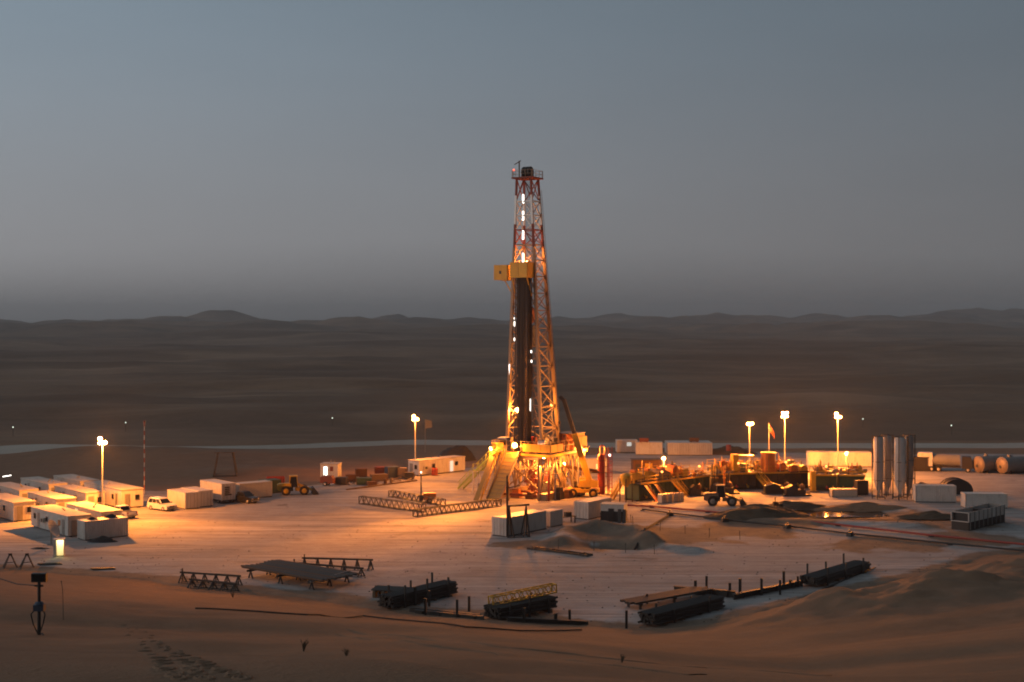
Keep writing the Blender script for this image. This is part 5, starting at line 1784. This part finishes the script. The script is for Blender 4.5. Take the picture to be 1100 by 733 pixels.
loader('dusty brown loader with dark bucket beside the dark spoil heap', put(776, 543), R(-6), 'mast')
heap('spoil_heap', 'dark spoil heap beside the loader and the waste pit', put(815, 556) + Vector((0, 0, -.15)), 9.0, 5.5, 2.0, 'spoil', 31, 'spoil heap', 60, .5)
heap('spoil_heap', 'low dark spoil bank between the pit water and the mud tanks', put(855, 543.5) + Vector((0, 0, -.15)), 5.5, 2.2, .9, 'spoil', 37, 'spoil heap', 50, .6)
heap('spoil_heap', 'dark spoil bank along the front of the pit water', put(880, 560) + Vector((0, 0, -.15)), 10, 2.0, .45, 'spoil', 43, 'spoil heap', 50, .6)
heap('spoil_heap', 'pale earth bank at the foot of the steel silos', put(930, 545) + Vector((0, 0, -.1)), 8.5, 2.5, .8, 'sand', 47, 'earth bank', 50, .5)
heap('spoil_heap', 'dark mud bank in the hollow before the white plain container', put(1000, 553) + Vector((0, 0, -.1)), 5.5, 2.0, .7, 'spoil', 53, 'earth bank', 40, .6)
# pit pump
p = put(835, 548)
p.z += .75
t = thing('pit_pump', 'small dark pump set on the spoil bank by the pit', 'pump', p, R(10))
MB().cbox((0, 0, -.5), 1.6, 1.0, .7).build('skid', 'dark', t)
MB().cbox((-.3, 0, .2), .7, .6, .8).build('engine', 'dark', t)
MB().tube((-.35, 0, 1.0), (-.35, 0, 1.7), .08, .08, 8).build('exhaust', 'black', t)
MB().tube((.2, 0, .45), (.8, 0, .45), .3, .3, 12).build('pump_case', 'dark', t, True)

# flagpole
p = put(826, 512)
t = thing('flagpole', 'orange-lit flag hanging on a thin pole between two lamp masts', 'flag', p)
rod(t, 'pole', (0, 0, 0), (0, 0, 10.0), .05, 'silver', 8)
vs, fs = [], []
for i in range(9):
    for k in range(6):
        vs.append((.06 + i * .12, .12 * math.sin(i * .9 + k * .4), 9.8 - k * .22 - i * .2))
for i in range(8):
    for k in range(5):
        a = i * 6 + k
        fs.append((a, a + 1, a + 7, a + 6))
MB().add(vs, fs).build('flag', 'darkred', t, True)

# ------------------------------------------------------------------ silos
def silo(label, px, py, r=.95, h=10.2, cone=True, mat='silo'):
    p = put(px, py)
    t = thing('steel_silo', label, 'silo', p, R(20), 'bulk silos')
    MB().lathe([(.18, .9), (r, 2.9 if cone else 1.3), (r, h - .45), (r * .8, h - .15), (r * .3, h)], 20).build('shell', mat, t, True)
    for k in range(4):
        a = math.pi / 4 + k * math.pi / 2
        bar(t, 'leg', ((r + .22) * math.cos(a), (r + .22) * math.sin(a), 0), ((r + .22) * math.cos(a), (r + .22) * math.sin(a), h + .15), .11, 'dark')
        b = a + math.pi / 2
        for z in (.4, 3.1, h * .6, h):
            bar(t, 'frame_tie', ((r + .22) * math.cos(a), (r + .22) * math.sin(a), z), ((r + .22) * math.cos(b), (r + .22) * math.sin(b), z), .09, 'dark')
    MB().tube((0, 0, .35), (0, 0, .95), .15, .15, 8).build('outlet', 'grey', t)
    rod(t, 'fill_pipe', (r + .1, .25, .5), (r + .1, .25, h - .3), .07, 'grey', 8)
    return t
silo('steel silo in the front pair on the side of the mud tanks', 943.8, 536.5, r=.8)
silo('steel silo half hidden behind the front silo by the mud tanks', 953.2, 534, r=.72, mat='silo')
silo('pale cone-bottomed steel silo next to the plain white container', 966.8, 537, r=.92, mat='white')
silo('grey steel silo at the back beside the pale cone-bottomed one', 976.5, 534, r=.72, mat='grey')
for lb, px, py, w, h, m_ in (('small pale crate before the green end tank', 906, 534, 4.2, 1.3, 'cream'), ('dark upright pump cabinet between tank and silos', 925, 532, 1.8, 2.4, 'dark')):
    crate(lb, px, py, w, 1.5, h, m_, .1)

# ------------------------------------------------------------------ behind the mud tanks
GB = 'white containers behind the mud tanks'
def back_container(label, px, py, rz, **k):
    p = put(px, py)
    return container(label, None, centre=p, rz=rz, group=GB, **k)
bc = back_container('white container with lit window at the end of the back row', 673, 486, R(4), L=4.6, Hh=2.8)
MB().box(-.1, .9, -1.26, -1.21, 1.5, 2.3).build('window', 'coolroom', bc)
back_container('white container second in the back row with a dark gap at its side', 697, 488.5, R(-3), L=5.8, Hh=2.8)
for i in range(4):
    q = put(723.5 + i * 11.9, 489.5)
    container(('white container beside the dark gap in the back row', 'second white container from the dark gap in the back row', 'third white container from the dark gap in the back row', 'last white container of the back row')[i],
              None, centre=q + Vector((0, 3, 0)), rz=R(-90), L=6.06, Hh=2.75, group=GB)
for px, lb, m_ in ((692, 'low dark crate lying on the back row container', 'darkred'), (747, 'small dark crate lying on the last back containers', 'rust')):
    q = put(px, 489.5)
    o = MB().box(-1.0, 1.0, -.7, .7, .12, .95).box(-.8, -.6, -.7, .7, 0, .12).box(.6, .8, -.7, .7, 0, .12).build('roof_crate', m_)
    o.location = (q.x, q.y + (1.0 if px < 700 else 2.4), 2.81 if px < 700 else 2.76)
    tag(o, lb, 'crate')
q = put(694, 509)
t = thing('tool_house', 'brown tool house with yellow sign behind the shale shakers', 'hut', q, R(3))
MB().box(-2.7, 2.7, -1.3, 1.3, 0, 2.7).build('wall', 'rust', t)
MB().box(-2.8, 2.8, -1.4, 1.4, 2.7, 2.85).build('roof', 'dark', t)
MB().box(-.4, 1.0, -1.35, -1.3, 1.0, 2.1).build('sign', 'yellow', t)
MB().box(-2.2, -1.3, -1.36, -1.3, .05, 2.0).build('door', 'dark', t)
heap('spoil_heap', 'dark mound with red barrel behind the yellow box tank', put(785, 489) + Vector((0, 3, 0)), 6.5, 4, 1.9, 'spoil', 61, 'mound', 40, .4)
q = put(784, 490)
t = thing('oil_barrel', 'red barrel on the dark mound behind the tanks', 'barrel', q + Vector((0, 1.6, 1.0)))
MB().lathe([(.55, 0), (.58, .1), (.58, 1.2), (.5, 1.3)], 14).build('shell', 'red', t, True)
for z in (.4, .85):
    rod(t, 'hoop', (0, 0, z), (0, 0, z + .06), .62, 'darkred', 14)
t = container('long white shed behind the green end tanks', None, centre=put(903, 502) + Vector((0, 1.5, 0)), rz=R(-4), L=12.4, W=2.6, Hh=2.95, name='storage_shed', cat='shed')

# far right group
container('dark container beyond the silos', None, centre=put(994, 506), rz=R(-2), L=5.6, Hh=2.8, mat='dark', name='shipping_container')
p = put(1028, 507)
t = thing('tanker_truck', 'tanker truck with square white rear and dark barrel', 'truck', p, R(-18 + 180))
MB().box(-.8, 7.6, -.5, .5, .8, 1.05).build('chassis', 'dark', t)
wm = MB().box(4.5, 7.2, -1.2, 1.2, 1.05, 3.6).build('rear_box', 'white', t)
for i in range(6):
    bar(wm, 'rib', (7.22, -1.0 + .4 * i, 1.1), (7.22, -1.0 + .4 * i, 3.55), .06, 'white')
MB().tube((-.6, 0, 2.2), (4.5, 0, 2.2), 1.15, 1.15, 18).build('barrel', 'grey', t, True)
MB().prism([(-2.9, .7), (-2.9, 2.0), (-2.5, 3.0), (-.9, 3.0), (-.9, .7)], -1.15, 1.15).build('cab', 'dark', t)
for x in (-2.0, 3.4, 4.7, 6.2):
    for sy in (-1, 1):
        wheel(t, (x, sy * .95, .5), .5, .3)
for sy in (-1, 1):
    MB().cbox((7.65, sy * .8, .75), .08, .25, .15).build('tail_light', 'sodium_dim', t)
def htank(label, px, py, L_=8.5, r=1.55, rz=R(28)):
    p = put(px, py)
    t = thing('storage_tank', label, 'tank', p, rz, 'horizontal storage tanks')
    z = r + .15
    MB().tube((0, 0, z), (L_, 0, z), r, r, 24).build('shell', 'grey', t, True)
    e = MB().lathe([(r * .98, 0), (r * .8, .22), (r * .4, .34), (.02, .38)], 24).build('dished_end', 'mast', t, True)  # browner than the shell: orange lamplight put into the end colour
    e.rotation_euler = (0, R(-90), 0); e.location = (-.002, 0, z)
    for x in (1.2, L_ - 1.2):
        MB().box(x - .2, x + .2, -r * .8, r * .8, -.05, .75).build('saddle', 'dark', t)
    MB().tube((2, 0, 2 * r + .1), (2, 0, 2 * r + .5), .35, .35, 12).build('manhole', 'grey', t, True)
    MB().tube((-.45, 0, z - .3), (-.34, 0, z - .3), .3, .3, 12).build('inspection_hatch', 'dark', t, True)
    return t
htank('horizontal tank with pale dished end beside the tanker truck', 1051, 508.5)
htank('second horizontal tank beyond the one beside the tanker truck', 1076, 509.5)
container('plain white container beside the silos', None, centre=put(1003.5, 539), rz=R(-5), L=6.4, Hh=2.7, group='white containers')
q = put(1031, 532)
t = thing('round_shelter', 'dark half-round shelter behind the white containers', 'shelter', q + Vector((0, 2, 0)), R(-4))
prof = [(2.4 * math.cos(a), 2.5 * math.sin(a) ** .7) for a in np.linspace(0, math.pi, 13)]
MB().prism(prof, -1.6, 1.6).build('canopy', 'dark', t, True)
for k in (-1.61, 0, 1.61):
    MB().path([Vector((2.45 * math.cos(a), k, 2.55 * max(0, math.sin(a)) ** .7)) for a in np.linspace(0, math.pi, 13)], .05, 6).build('hoop', 'dark', t)
heap('tarpaulin_heap', 'low black heap behind the plain white container', put(990, 526), 2.2, 1.4, 1.3, 'tarp', 67, 'heap')
container('ribbed white container behind the open skip trailer', None, centre=put(1057, 545.5), rz=R(-2), L=6.5, Hh=2.3, group='white containers')
# skip trailer
near = g(1041, 571)
ang = R(46)
p, rz = seat(near, 11.5, 2.6, 'u', ang)
t = thing('skip_trailer', 'long open-topped steel trailer with pale rail across its end', 'trailer', p, rz)
x, y = 11.5 / 2, 1.3
MB().box(-x, x, -y, y, .0, .12).build('floor', 'dark', t)
MB().box(-x, x, -y + .05, y - .05, .12, 1.2).build('chassis_box', 'dark', t)
for sy in (-1, 1):
    a, b = sorted((sy * y, sy * (y - .08)))
    MB().box(-x, x, a, b, 1.2, 2.55).build('side_wall', 'white', t)
    for i in range(9):
        xx = -x + .3 + i * (11.5 - .6) / 8
        bar(t, 'stanchion', (xx, sy * (y + .05), .2), (xx, sy * (y + .05), 2.6), .1, 'grey')
MB().box(-x, -x + .08, -y + .08, y - .08, 1.2, 2.55).build('end_wall', 'grey', t)
for z in (1.25, 2.5):
    bar(t, 'end_rail', (x + .05, -y, z), (x + .05, y, z), .1, 'white')
for yy in (-y + .04, y - .04):
    bar(t, 'end_rail', (x + .05, yy, 1.2), (x + .05, yy, 2.5), .1, 'white')
MB().box(x - .5, x - .42, -y + .1, y - .1, 1.2, 2.3).build('end_wall', 'black', t)
for i in range(4):
    MB().cbox((-3.5 + i * 2.3, .1 * (-1) ** i, 1.2), 1.6, 1.8, .9 + .25 * (i % 2)).build('load_bale', random.choice(['dark', 'rust', 'dark']), t)

# pipelines over the pad
def pipeline(label, pts, r, mat, blocks=0):
    P = [put(*q) for q in pts]
    t = thing('pipeline', label, 'pipeline', P[0])
    for a, b in zip(P[:-1], P[1:]):
        n = max(1, int((b - a).length / 9))
        for i in range(n):
            s, e = a.lerp(b, i / n), a.lerp(b, (i + 1) / n)
            s.z, e.z = H(s.x, s.y) + r + .12, H(e.x, e.y) + r + .12
            rod(t, 'pipe_length', s - P[0], e - P[0], r, mat, 8)
            o = MB().cbox(s - P[0] + Vector((0, 0, -r - .25)), .5 + r, .6, .27).build('support_block', 'dark', t)
    return t
pipeline('red pipeline running along the pad in front of the waste pit', [(640, 543), (700, 546), (760, 551), (820, 557), (900, 566), (1000, 577), (1110, 588)], .14, 'red')
pipeline('dark pipeline parallel to the red one with block supports', [(690, 549), (721, 553), (778, 560), (845, 567), (912, 575), (1020, 586), (1110, 595)], .12, 'dark')
pipeline('dark hose pipe leading over the sand berm', [(721, 554), (705, 564), (693, 577), (682, 586)], .16, 'hose')
for i, (px, py) in enumerate(((719, 553.5), (778, 560), (845, 567), (912, 575))):
    q = put(px, py + .6)
    t = thing('valve_block', 'concrete valve block beside the dark pipeline', 'valve block', q + Vector((0, -.55, 0)), .3 * i, 'valve blocks along the dark pipeline')
    MB().frustum((-.5, .5, -.35, .35), -.05, (-.4, .4, -.28, .28), .6).build('block', 'dark', t)
    MB().tube((0, 0, .6), (0, 0, .85), .07, .07, 8).tube((-.0, 0, .85), (0, 0, .9), .25, .25, 12).build('hand_wheel', 'dark', t)
# marker stakes along the berm
for i, (px, py) in enumerate(((600, 590), (638, 592), (672, 594), (703, 596), (645, 568), (680, 571), (709, 571), (736, 574), (762, 577), (795, 580), (653, 563), (678, 562))):
    q = put(px, py)
    o = MB().tube((0, 0, -.2), (0, 0, 1.25), .035, .03, 6).tube((0, 0, 1.0), (0, 0, 1.08), .06, .06, 6).build('marker_stake', 'dark')
    o.location = q; o.rotation_euler = (random.uniform(-.08, .08), random.uniform(-.08, .08), 0)
    tag(o, 'thin dark marker stake along the sand berm', 'stake', 'marker stakes along the sand berm')

# ------------------------------------------------------------------ pipe yard in the foreground
GR = 'pipe racks of the yard'
def rack_frame(label, corners, h, pipes, r, mat='pipe', skew=0):
    """a single layer of pipes on a low steel rack: corners a,b along the pipes, width w to the left"""
    a, b, w = corners
    d = b - a; d.z = 0
    L = d.length
    t = thing('pipe_stack', label, 'pipe stack', (a.x, a.y, min(H(a.x, a.y), H(b.x, b.y))), math.atan2(d.y, d.x))
    for x in (.12, .5, .88):
        bar(t, 'rack_beam', (L * x, -.3, h - .12), (L * x, w + .3, h - .12), .22, 'dark')
        for y in (.2, w * .5, w - .2):
            bar(t, 'rack_leg', (L * x - .35, y, 0), (L * x, y, h - .2), .12, 'dark')
            bar(t, 'rack_leg', (L * x + .35, y, 0), (L * x, y, h - .2), .12, 'dark')
    n = pipes
    for i in range(n):
        y = w * (i + .5) / n
        j = random.uniform(-.45, .45)
        rod(t, 'pipe', (j, y, h + r + random.uniform(0, .05)), (L + j * .7, y + random.uniform(-.04, .04), h + r + random.uniform(0, .05)), r * random.uniform(.85, 1.1), random.choice([mat, mat, 'dark', 'rust']), 8)
    bar(t, 'end_stop', (-.1, w + .15, h), (L * .97, w + .15, h + .0), .16, 'dark', .3)
    bar(t, 'end_stop', (L * .9, -.25, h - .1), (L * .9, w, h + .25), .14, 'grey')
    return t
a, b = g(258, 620), g(344, 636)
rack_frame('broad dark layer of pipes on a low rack before the pad', (a, b, 5.6), 1.05, 30, .09)
trestle_row('long pipe rack standing behind the broad layer of pipes', g(327, 611), g(398, 613), 6, 1.25, .9, GR)
trestle_row('shorter pipe rack close behind the broad layer of pipes', g(316, 614), g(388, 620), 5, 1.0, .9, GR)
trestle_row('pipe rack at the dune foot behind its lower twin', g(196, 626), g(256, 630), 6, 1.15, 1.0, GR)
trestle_row('second pipe rack lying at the dune foot, in front of its twin', g(206, 631.5), g(252, 636), 5, .9, 1.0, GR)
pipe_stack('tall dark pipe stack at the end of the low steel beam', g(414, 655), g(484, 638), 6, 9, .11, nstake=3, stake_h=2.3, base=.2)
pipe_stack('thin dark pipes lying flat behind the tall pipe stack', g(402, 640), g(438, 642), 1, 14, .08, nstake=2, stake_h=.7, base=.75)
pipe_stack('dark pipe stack carrying the yellow lattice jib', g(528, 668), g(590, 655), 5, 9, .12, nstake=3, stake_h=1.7, base=.25)
j0, j1 = g(523, 645), g(590, 633)
za = H(*g2(550, 660)) + 1.32
s0, s1 = g(534, 666), g(588, 655)
lattice_beam('yellow lattice crane jib resting on the dark pipe stack', Vector((s0.x - .6, s0.y + .2, za)), Vector((s1.x + .7, s1.y + .2, za + .35)), .75, .8, 'yellow', 8, name='crane_jib', cat='crane jib', z0=.08, thick=.1)
ibeam('low steel beam between the two dark pipe stacks', g(440, 657), g(516, 670), .5, .4)
ibeam('second low steel beam just in front of the first one', g(446, 660), g(520, 672.5), .4, .4)
ibeam('low steel beam running on past the jib stack', g(545, 671.5), g(632, 672), .45, .4)
for i, (px, py, h) in enumerate(((457, 664, 1.6), (504, 657, 1.5), (491, 668, 1.7), (461, 652, 1.6), (597, 671.5, 1.0), (612, 667, 1.05), (563, 672, 1.4), (446, 651, 1.9))):
    post('dark steel stake at the low beams between the two pipe stacks', px, py, h, .22)
pipe_stack('dark heap of pipes at the dune foot under the timber deck', g(695, 674), g(770, 654), 5, 8, .12, nstake=2, stake_h=1.6, base=.2)
# timber deck beside that heap
a, b = g(680, 656), g(765, 640)
d = b - a
t = thing('pipe_deck', 'flat deck of dark beams above the heap of pipes', 'deck', (a.x, a.y, H(a.x, a.y)), math.atan2(d.y, d.x))
L_ = d.length
for i in range(5):
    bar(t, 'deck_beam', (random.uniform(-.4, .2), -.2 + i * .45, .75), (L_ - random.uniform(0, 1.0), -.2 + i * .45, .75), .34, 'dark', .22)
for x in (.08, .5, .92):
    for y in (-.1, 1.6):
        bar(t, 'leg', (L_ * x, y, -.05), (L_ * x, y, .66), .2, 'dark')
    bar(t, 'cross_beam', (L_ * x, -.4, .55), (L_ * x, 1.9, .55), .18, 'dark')
ibeam('long low steel beam behind the deck of dark beams', g(724, 637), g(790, 643), .8, .5)
ibeam('low steel beam joining the deck to the far pipe stack', g(788, 645), g(860, 630), .7, .5)
for i, (px, py, h) in enumerate(((673, 676, 1.7), (695, 649, 1.0), (747, 637, 1.3), (759, 634, 1.5), (784, 642, 1.5), (795, 638, 1.6), (818, 640, 1.8), (838, 640, 1.6), (842, 633, 1.9), (849, 632, .9), (857, 631, 1.2), (861, 630, 1.2))):
    post('dark steel stake along the beams behind the timber deck', px, py, h, .22)
pipe_stack('dark pipe stack at the foot of the spoil bank', g(868, 631), g(926, 613), 4, 9, .12, nstake=3, stake_h=2.0, base=.25)
ibeam('thin rails lying on the sand beside the far pipe stack', g(884, 634), g(940, 611), .2, .25)

# ------------------------------------------------------------------ on the dune
def ground_hit(px, py):
    """walk the sight line to the terrain"""
    Y = np.arange(8, 330, .25)
    z = CZ - (py - HZ) * Y / F
    x = (px - 550) * Y / F
    k = np.argmax(z <= height(x, Y))
    if k:
        return Vector((x[k], Y[k], H(x[k], Y[k])))
    return put(px, py)
p = ground_hit(42, 682)
s = F / p.y            # pixels per metre there
hh = 66 / s
t = thing('instrument_pole', 'dark instrument pole with a flat box on top standing on the near dune', 'instrument pole', p)
MB().tube((0, 0, -.2), (0, 0, hh), .06 * hh / 2, .05 * hh / 2, 8).build('pole', 'dark', t)
k = hh / 2.0
bx_ = MB().box(-.23 * k, .25 * k, -.09 * k, .09 * k, hh * .86, hh * 1.0).build('lamp_box', 'black', t)
MB().box(-.2 * k, .22 * k, -.10 * k, -.092 * k, hh * .875, hh * .985).build('panel', 'glass', bx_)
MB().box(-.14 * k, .14 * k, -.03, .03, hh * .78, hh * .81).build('crossbar', 'dark', t)
MB().box(-.16 * k, .18 * k, -.12 * k, .12 * k, hh * .39, hh * .49).lathe([(.17 * k, hh * .49), (.12 * k, hh * .53), (.03, hh * .55)], 10).build('junction_box', 'blue', t)
for sx, e in ((-1, .26), (1, .2)):
    pts = [Vector((sx * .12 * k, 0, hh * .42)), Vector((sx * e * k, -.03, hh * .33)), Vector((sx * e * .7 * k, -.05, hh * .18)), Vector((.03 * sx, -.05, .02))]
    MB().path(pts, .022 * k, 6).build('cable', 'black', t)
MB().path([Vector((0, -.04, .05)), Vector((.12 * k, -.1, .1)), Vector((.2 * k, -.2, .0))], .02 * k, 6).build('cable', 'black', t)
p2 = ground_hit(-60, 640)
MB().path([Vector((-.14 * k, 0, hh * .8)), Vector((-.9 * k, .8, hh * .78)), Vector((-2.2 * k, 2.2, hh * .86)), Vector((-4.5 * k, 4.6, hh * 1.02))], .018 * k, 6).build('overhead_cable', 'black', t)
p = ground_hit(68, 667)
s = F / p.y
o = MB().path([Vector((0, 0, -.15)), Vector((-.02, 0, .5 * 42 / s)), Vector((-.06, 0, .8 * 42 / s)), Vector((-.14, 0, 42 / s))], .02, 6).tube((-.16, 0, 41 / s), (-.10, 0, 41.5 / s), .04, .04, 6).build('bent_rod', 'dark')
o.location = p
tag(o, 'thin bent rod stuck in the dune near the instrument pole', 'rod')

# dry twigs
def shrub(label, px, py, hpx, seed):
    p = ground_hit(px, py)
    hgt = hpx / (F / p.y)
    rnd = random.Random(seed)
    t = thing('dry_shrub', label, 'shrub', p)
    for i in range(12):
        a = rnd.uniform(0, 6.28); sp = rnd.uniform(.1, .55)
        q0 = Vector((0, 0, -.05))
        q1 = Vector((math.cos(a) * sp * hgt * .5, math.sin(a) * sp * hgt * .5, hgt * rnd.uniform(.35, .6)))
        q2 = Vector((math.cos(a) * sp * hgt, math.sin(a) * sp * hgt, hgt * rnd.uniform(.6, 1.0)))
        m_ = MB().tube(q0, q1, .018, .013, 5).tube(q1, q2, .013, .006, 5)
        for k_ in range(3):
            qa = q1.lerp(q2, rnd.random()); m_.tube(qa, qa + Vector((rnd.uniform(-.2, .2), rnd.uniform(-.2, .2), rnd.uniform(.05, .25))) * hgt, .008, .004, 4)
        m_.build('twig', 'twig', t)
    return t
shrub('dry twiggy shrub in the hollow of the near dune', 326, 700, 14, 1)
shrub('small dry shrub lower in the dune hollow', 372, 705, 8, 2)
shrub('sparse dry shrub on the dune flank below the pipe racks', 250, 642, 9, 3)
shrub('low dry shrub on the dune slope before the jib stack', 668, 712, 9, 4)

# dark hose along the dune foot
pts = [ground_hit(px, py) for px, py in ((210, 655), (270, 658), (330, 662), (390, 663), (440, 668), (500, 675), (560, 679), (640, 678))]
fine = []
for a, b in zip(pts[:-1], pts[1:]):
    for i in range(5):
        q = a.lerp(b, i / 5); q.z = H(q.x, q.y) + .11
        fine.append(q)
tag(MB().path(fine, .07, 6).build('ground_hose', 'hose'), 'thin black hose lying along the foot of the dune', 'hose')
# footprints: shallow dents with a raised rim, pressed along two trails on the near shoulder
def dent_mesh():
    n = 12; vs = []; fs = []
    prof = [(1.5, -.03), (1.15, .008), (.9, .012), (.65, -.006), (.4, -.01)]
    for r_, z_ in prof:
        for i in range(n):
            a = 2 * math.pi * i / n
            vs.append((r_ * .17 * math.cos(a), r_ * .09 * math.sin(a), z_))
    for k_ in range(len(prof) - 1):
        for i in range(n):
            j = (i + 1) % n
            fs.append((k_ * n + i, k_ * n + j, (k_ + 1) * n + j, (k_ + 1) * n + i))
    fs.append(tuple(range((len(prof) - 1) * n, len(prof) * n)))
    return MB().add(vs, fs)
rnd = random.Random(5)
fm = MB()
base = dent_mesh()
for trail in range(3):
    for i in range(18):
        f = i / 17
        px = (132, 150, 168)[trail] + f * (60, 75, 95)[trail] + rnd.uniform(-5, 5)
        py = (672, 676, 690)[trail] + f * (60, 57, 43)[trail]
        p = ground_hit(px, min(py, 731))
        n1 = Vector((H(p.x - .3, p.y) - H(p.x + .3, p.y), H(p.x, p.y - .3) - H(p.x, p.y + .3), .6)).normalized()
        rot = n1.to_track_quat('Z', 'Y').to_matrix() @ Matrix.Rotation(rnd.uniform(1.0, 2.2), 3, 'Z')
        fm.add([rot @ (Vector(v) * 1.1) + p + n1 * .012 for v in base.v], base.f)
tag(fm.build('footprints', 'sand', None, True), 'trails of footprints pressed into the near dune', 'footprints', kind='stuff')

# tyre ruts running across the dune foot, pressed-up ridges of sand
def rut(label, pix, w=.16):
    pts = [ground_hit(*q) for q in pix]
    fine = []
    for a, b in zip(pts[:-1], pts[1:]):
        n = max(2, int((b - a).length / .5))
        for i in range(n):
            fine.append(a.lerp(b, i / n))
    m_ = MB()
    vs, fs = [], []
    for i, q in enumerate(fine):
        nx = fine[min(i + 1, len(fine) - 1)] - fine[max(i - 1, 0)]
        s_ = Vector((-nx.y, nx.x, 0)).normalized()
        for off, dz in ((-1.2, -.12), (-.9, .03), (-.45, .05), (.45, .05), (.9, .03), (1.2, -.12)):
            x, y = q.x + s_.x * off * w / .16, q.y + s_.y * off * w / .16
            vs.append((x, y, H(x, y) + dz * (1 + .5 * math.sin(i * .7))))
    for i in range(len(fine) - 1):
        for k_ in range(5):
            a = i * 6 + k_
            fs.append((a, a + 1, a + 7, a + 6))
    return tag(m_.add(vs, fs).build('tyre_rut', 'sand', None, True), label, 'rut', kind='stuff')
rut('tyre rut crossing the dune below the pipe stacks', [(380, 676), (460, 686), (540, 695), (640, 706), (760, 718), (900, 727)], .1)
rut('second tyre rut parallel on the dune below the pipe stacks', [(370, 681), (460, 692), (540, 702), (640, 713), (760, 726)], .1)

# tiny far lamps on the plain
for i, (px, py) in enumerate(((14, 469), (135, 464), (357, 461), (927, 461), (1022, 467))):
    D = CZ * F / (py - HZ)
    x = (px - 550) * D / F
    z = H(x, D)
    t = thing('far_lamp', ('far pale lamp on a post beyond the camp edge', 'far pale lamp on a post beyond the striped radio pole', 'far pale lamp on a post beyond the small lit cabin', 'far pale lamp on a post beyond the white shed', 'far pale lamp on a post beyond the tanker truck')[i], 'lamp', (x, D, z))
    top = max(2.2, CZ - (py - HZ) * D / F - z + 2.0)
    MB().tube((0, 0, -.2), (0, 0, top), .06, .05, 6).build('pole', 'dark', t)
    MB().lathe([(.06, top), (.15, top + .08), (.15, top + .22), (.05, top + .3)], 8).build('bulb', 'bulb', t)

# small scattered rubbish, stones and clods on the pad (uncountable)
rnd = random.Random(17)
cm = MB()
for i in range(1500):
    px, py = rnd.uniform(20, 1090), 560 + 115 * rnd.random() ** 1.3
    p = g(px, py)
    if p.y < float(edge(p.x)) + 1: continue
    r_ = rnd.uniform(.04, .16)
    z = H(p.x, p.y) + .03
    a = rnd.uniform(0, 6.28)
    vs = [(p.x + r_ * math.cos(a + k_ * 2.1) * rnd.uniform(.6, 1.2), p.y + r_ * math.sin(a + k_ * 2.1), z) for k_ in range(3)] + [(p.x, p.y, z + r_ * rnd.uniform(.4, .9))]
    cm.add(vs, [(0, 1, 3), (1, 2, 3), (2, 0, 3)])
tag(cm.build('stones', 'spoil'), 'scattered stones and clods on the pad', 'stones', kind='stuff')

# ------------------------------------------------------------------ dusty evening air
hz = MB().box(-5200, 5200, -150, 7200, -6, 125)
m, nt, n, l, bs = nodes_of('evening_haze')
n.remove(bs)
pv = n.new('ShaderNodeVolumePrincipled')
pv.inputs['Color'].default_value = (.92, .92, .94, 1)
pv.inputs['Density'].default_value = .00014
pv.inputs['Anisotropy'].default_value = 0.0
l.new(pv.outputs[0], n['Material Output'].inputs['Volume'])
tag(hz.build('haze', m), 'thin dusty haze over the whole desert', 'haze', kind='stuff')
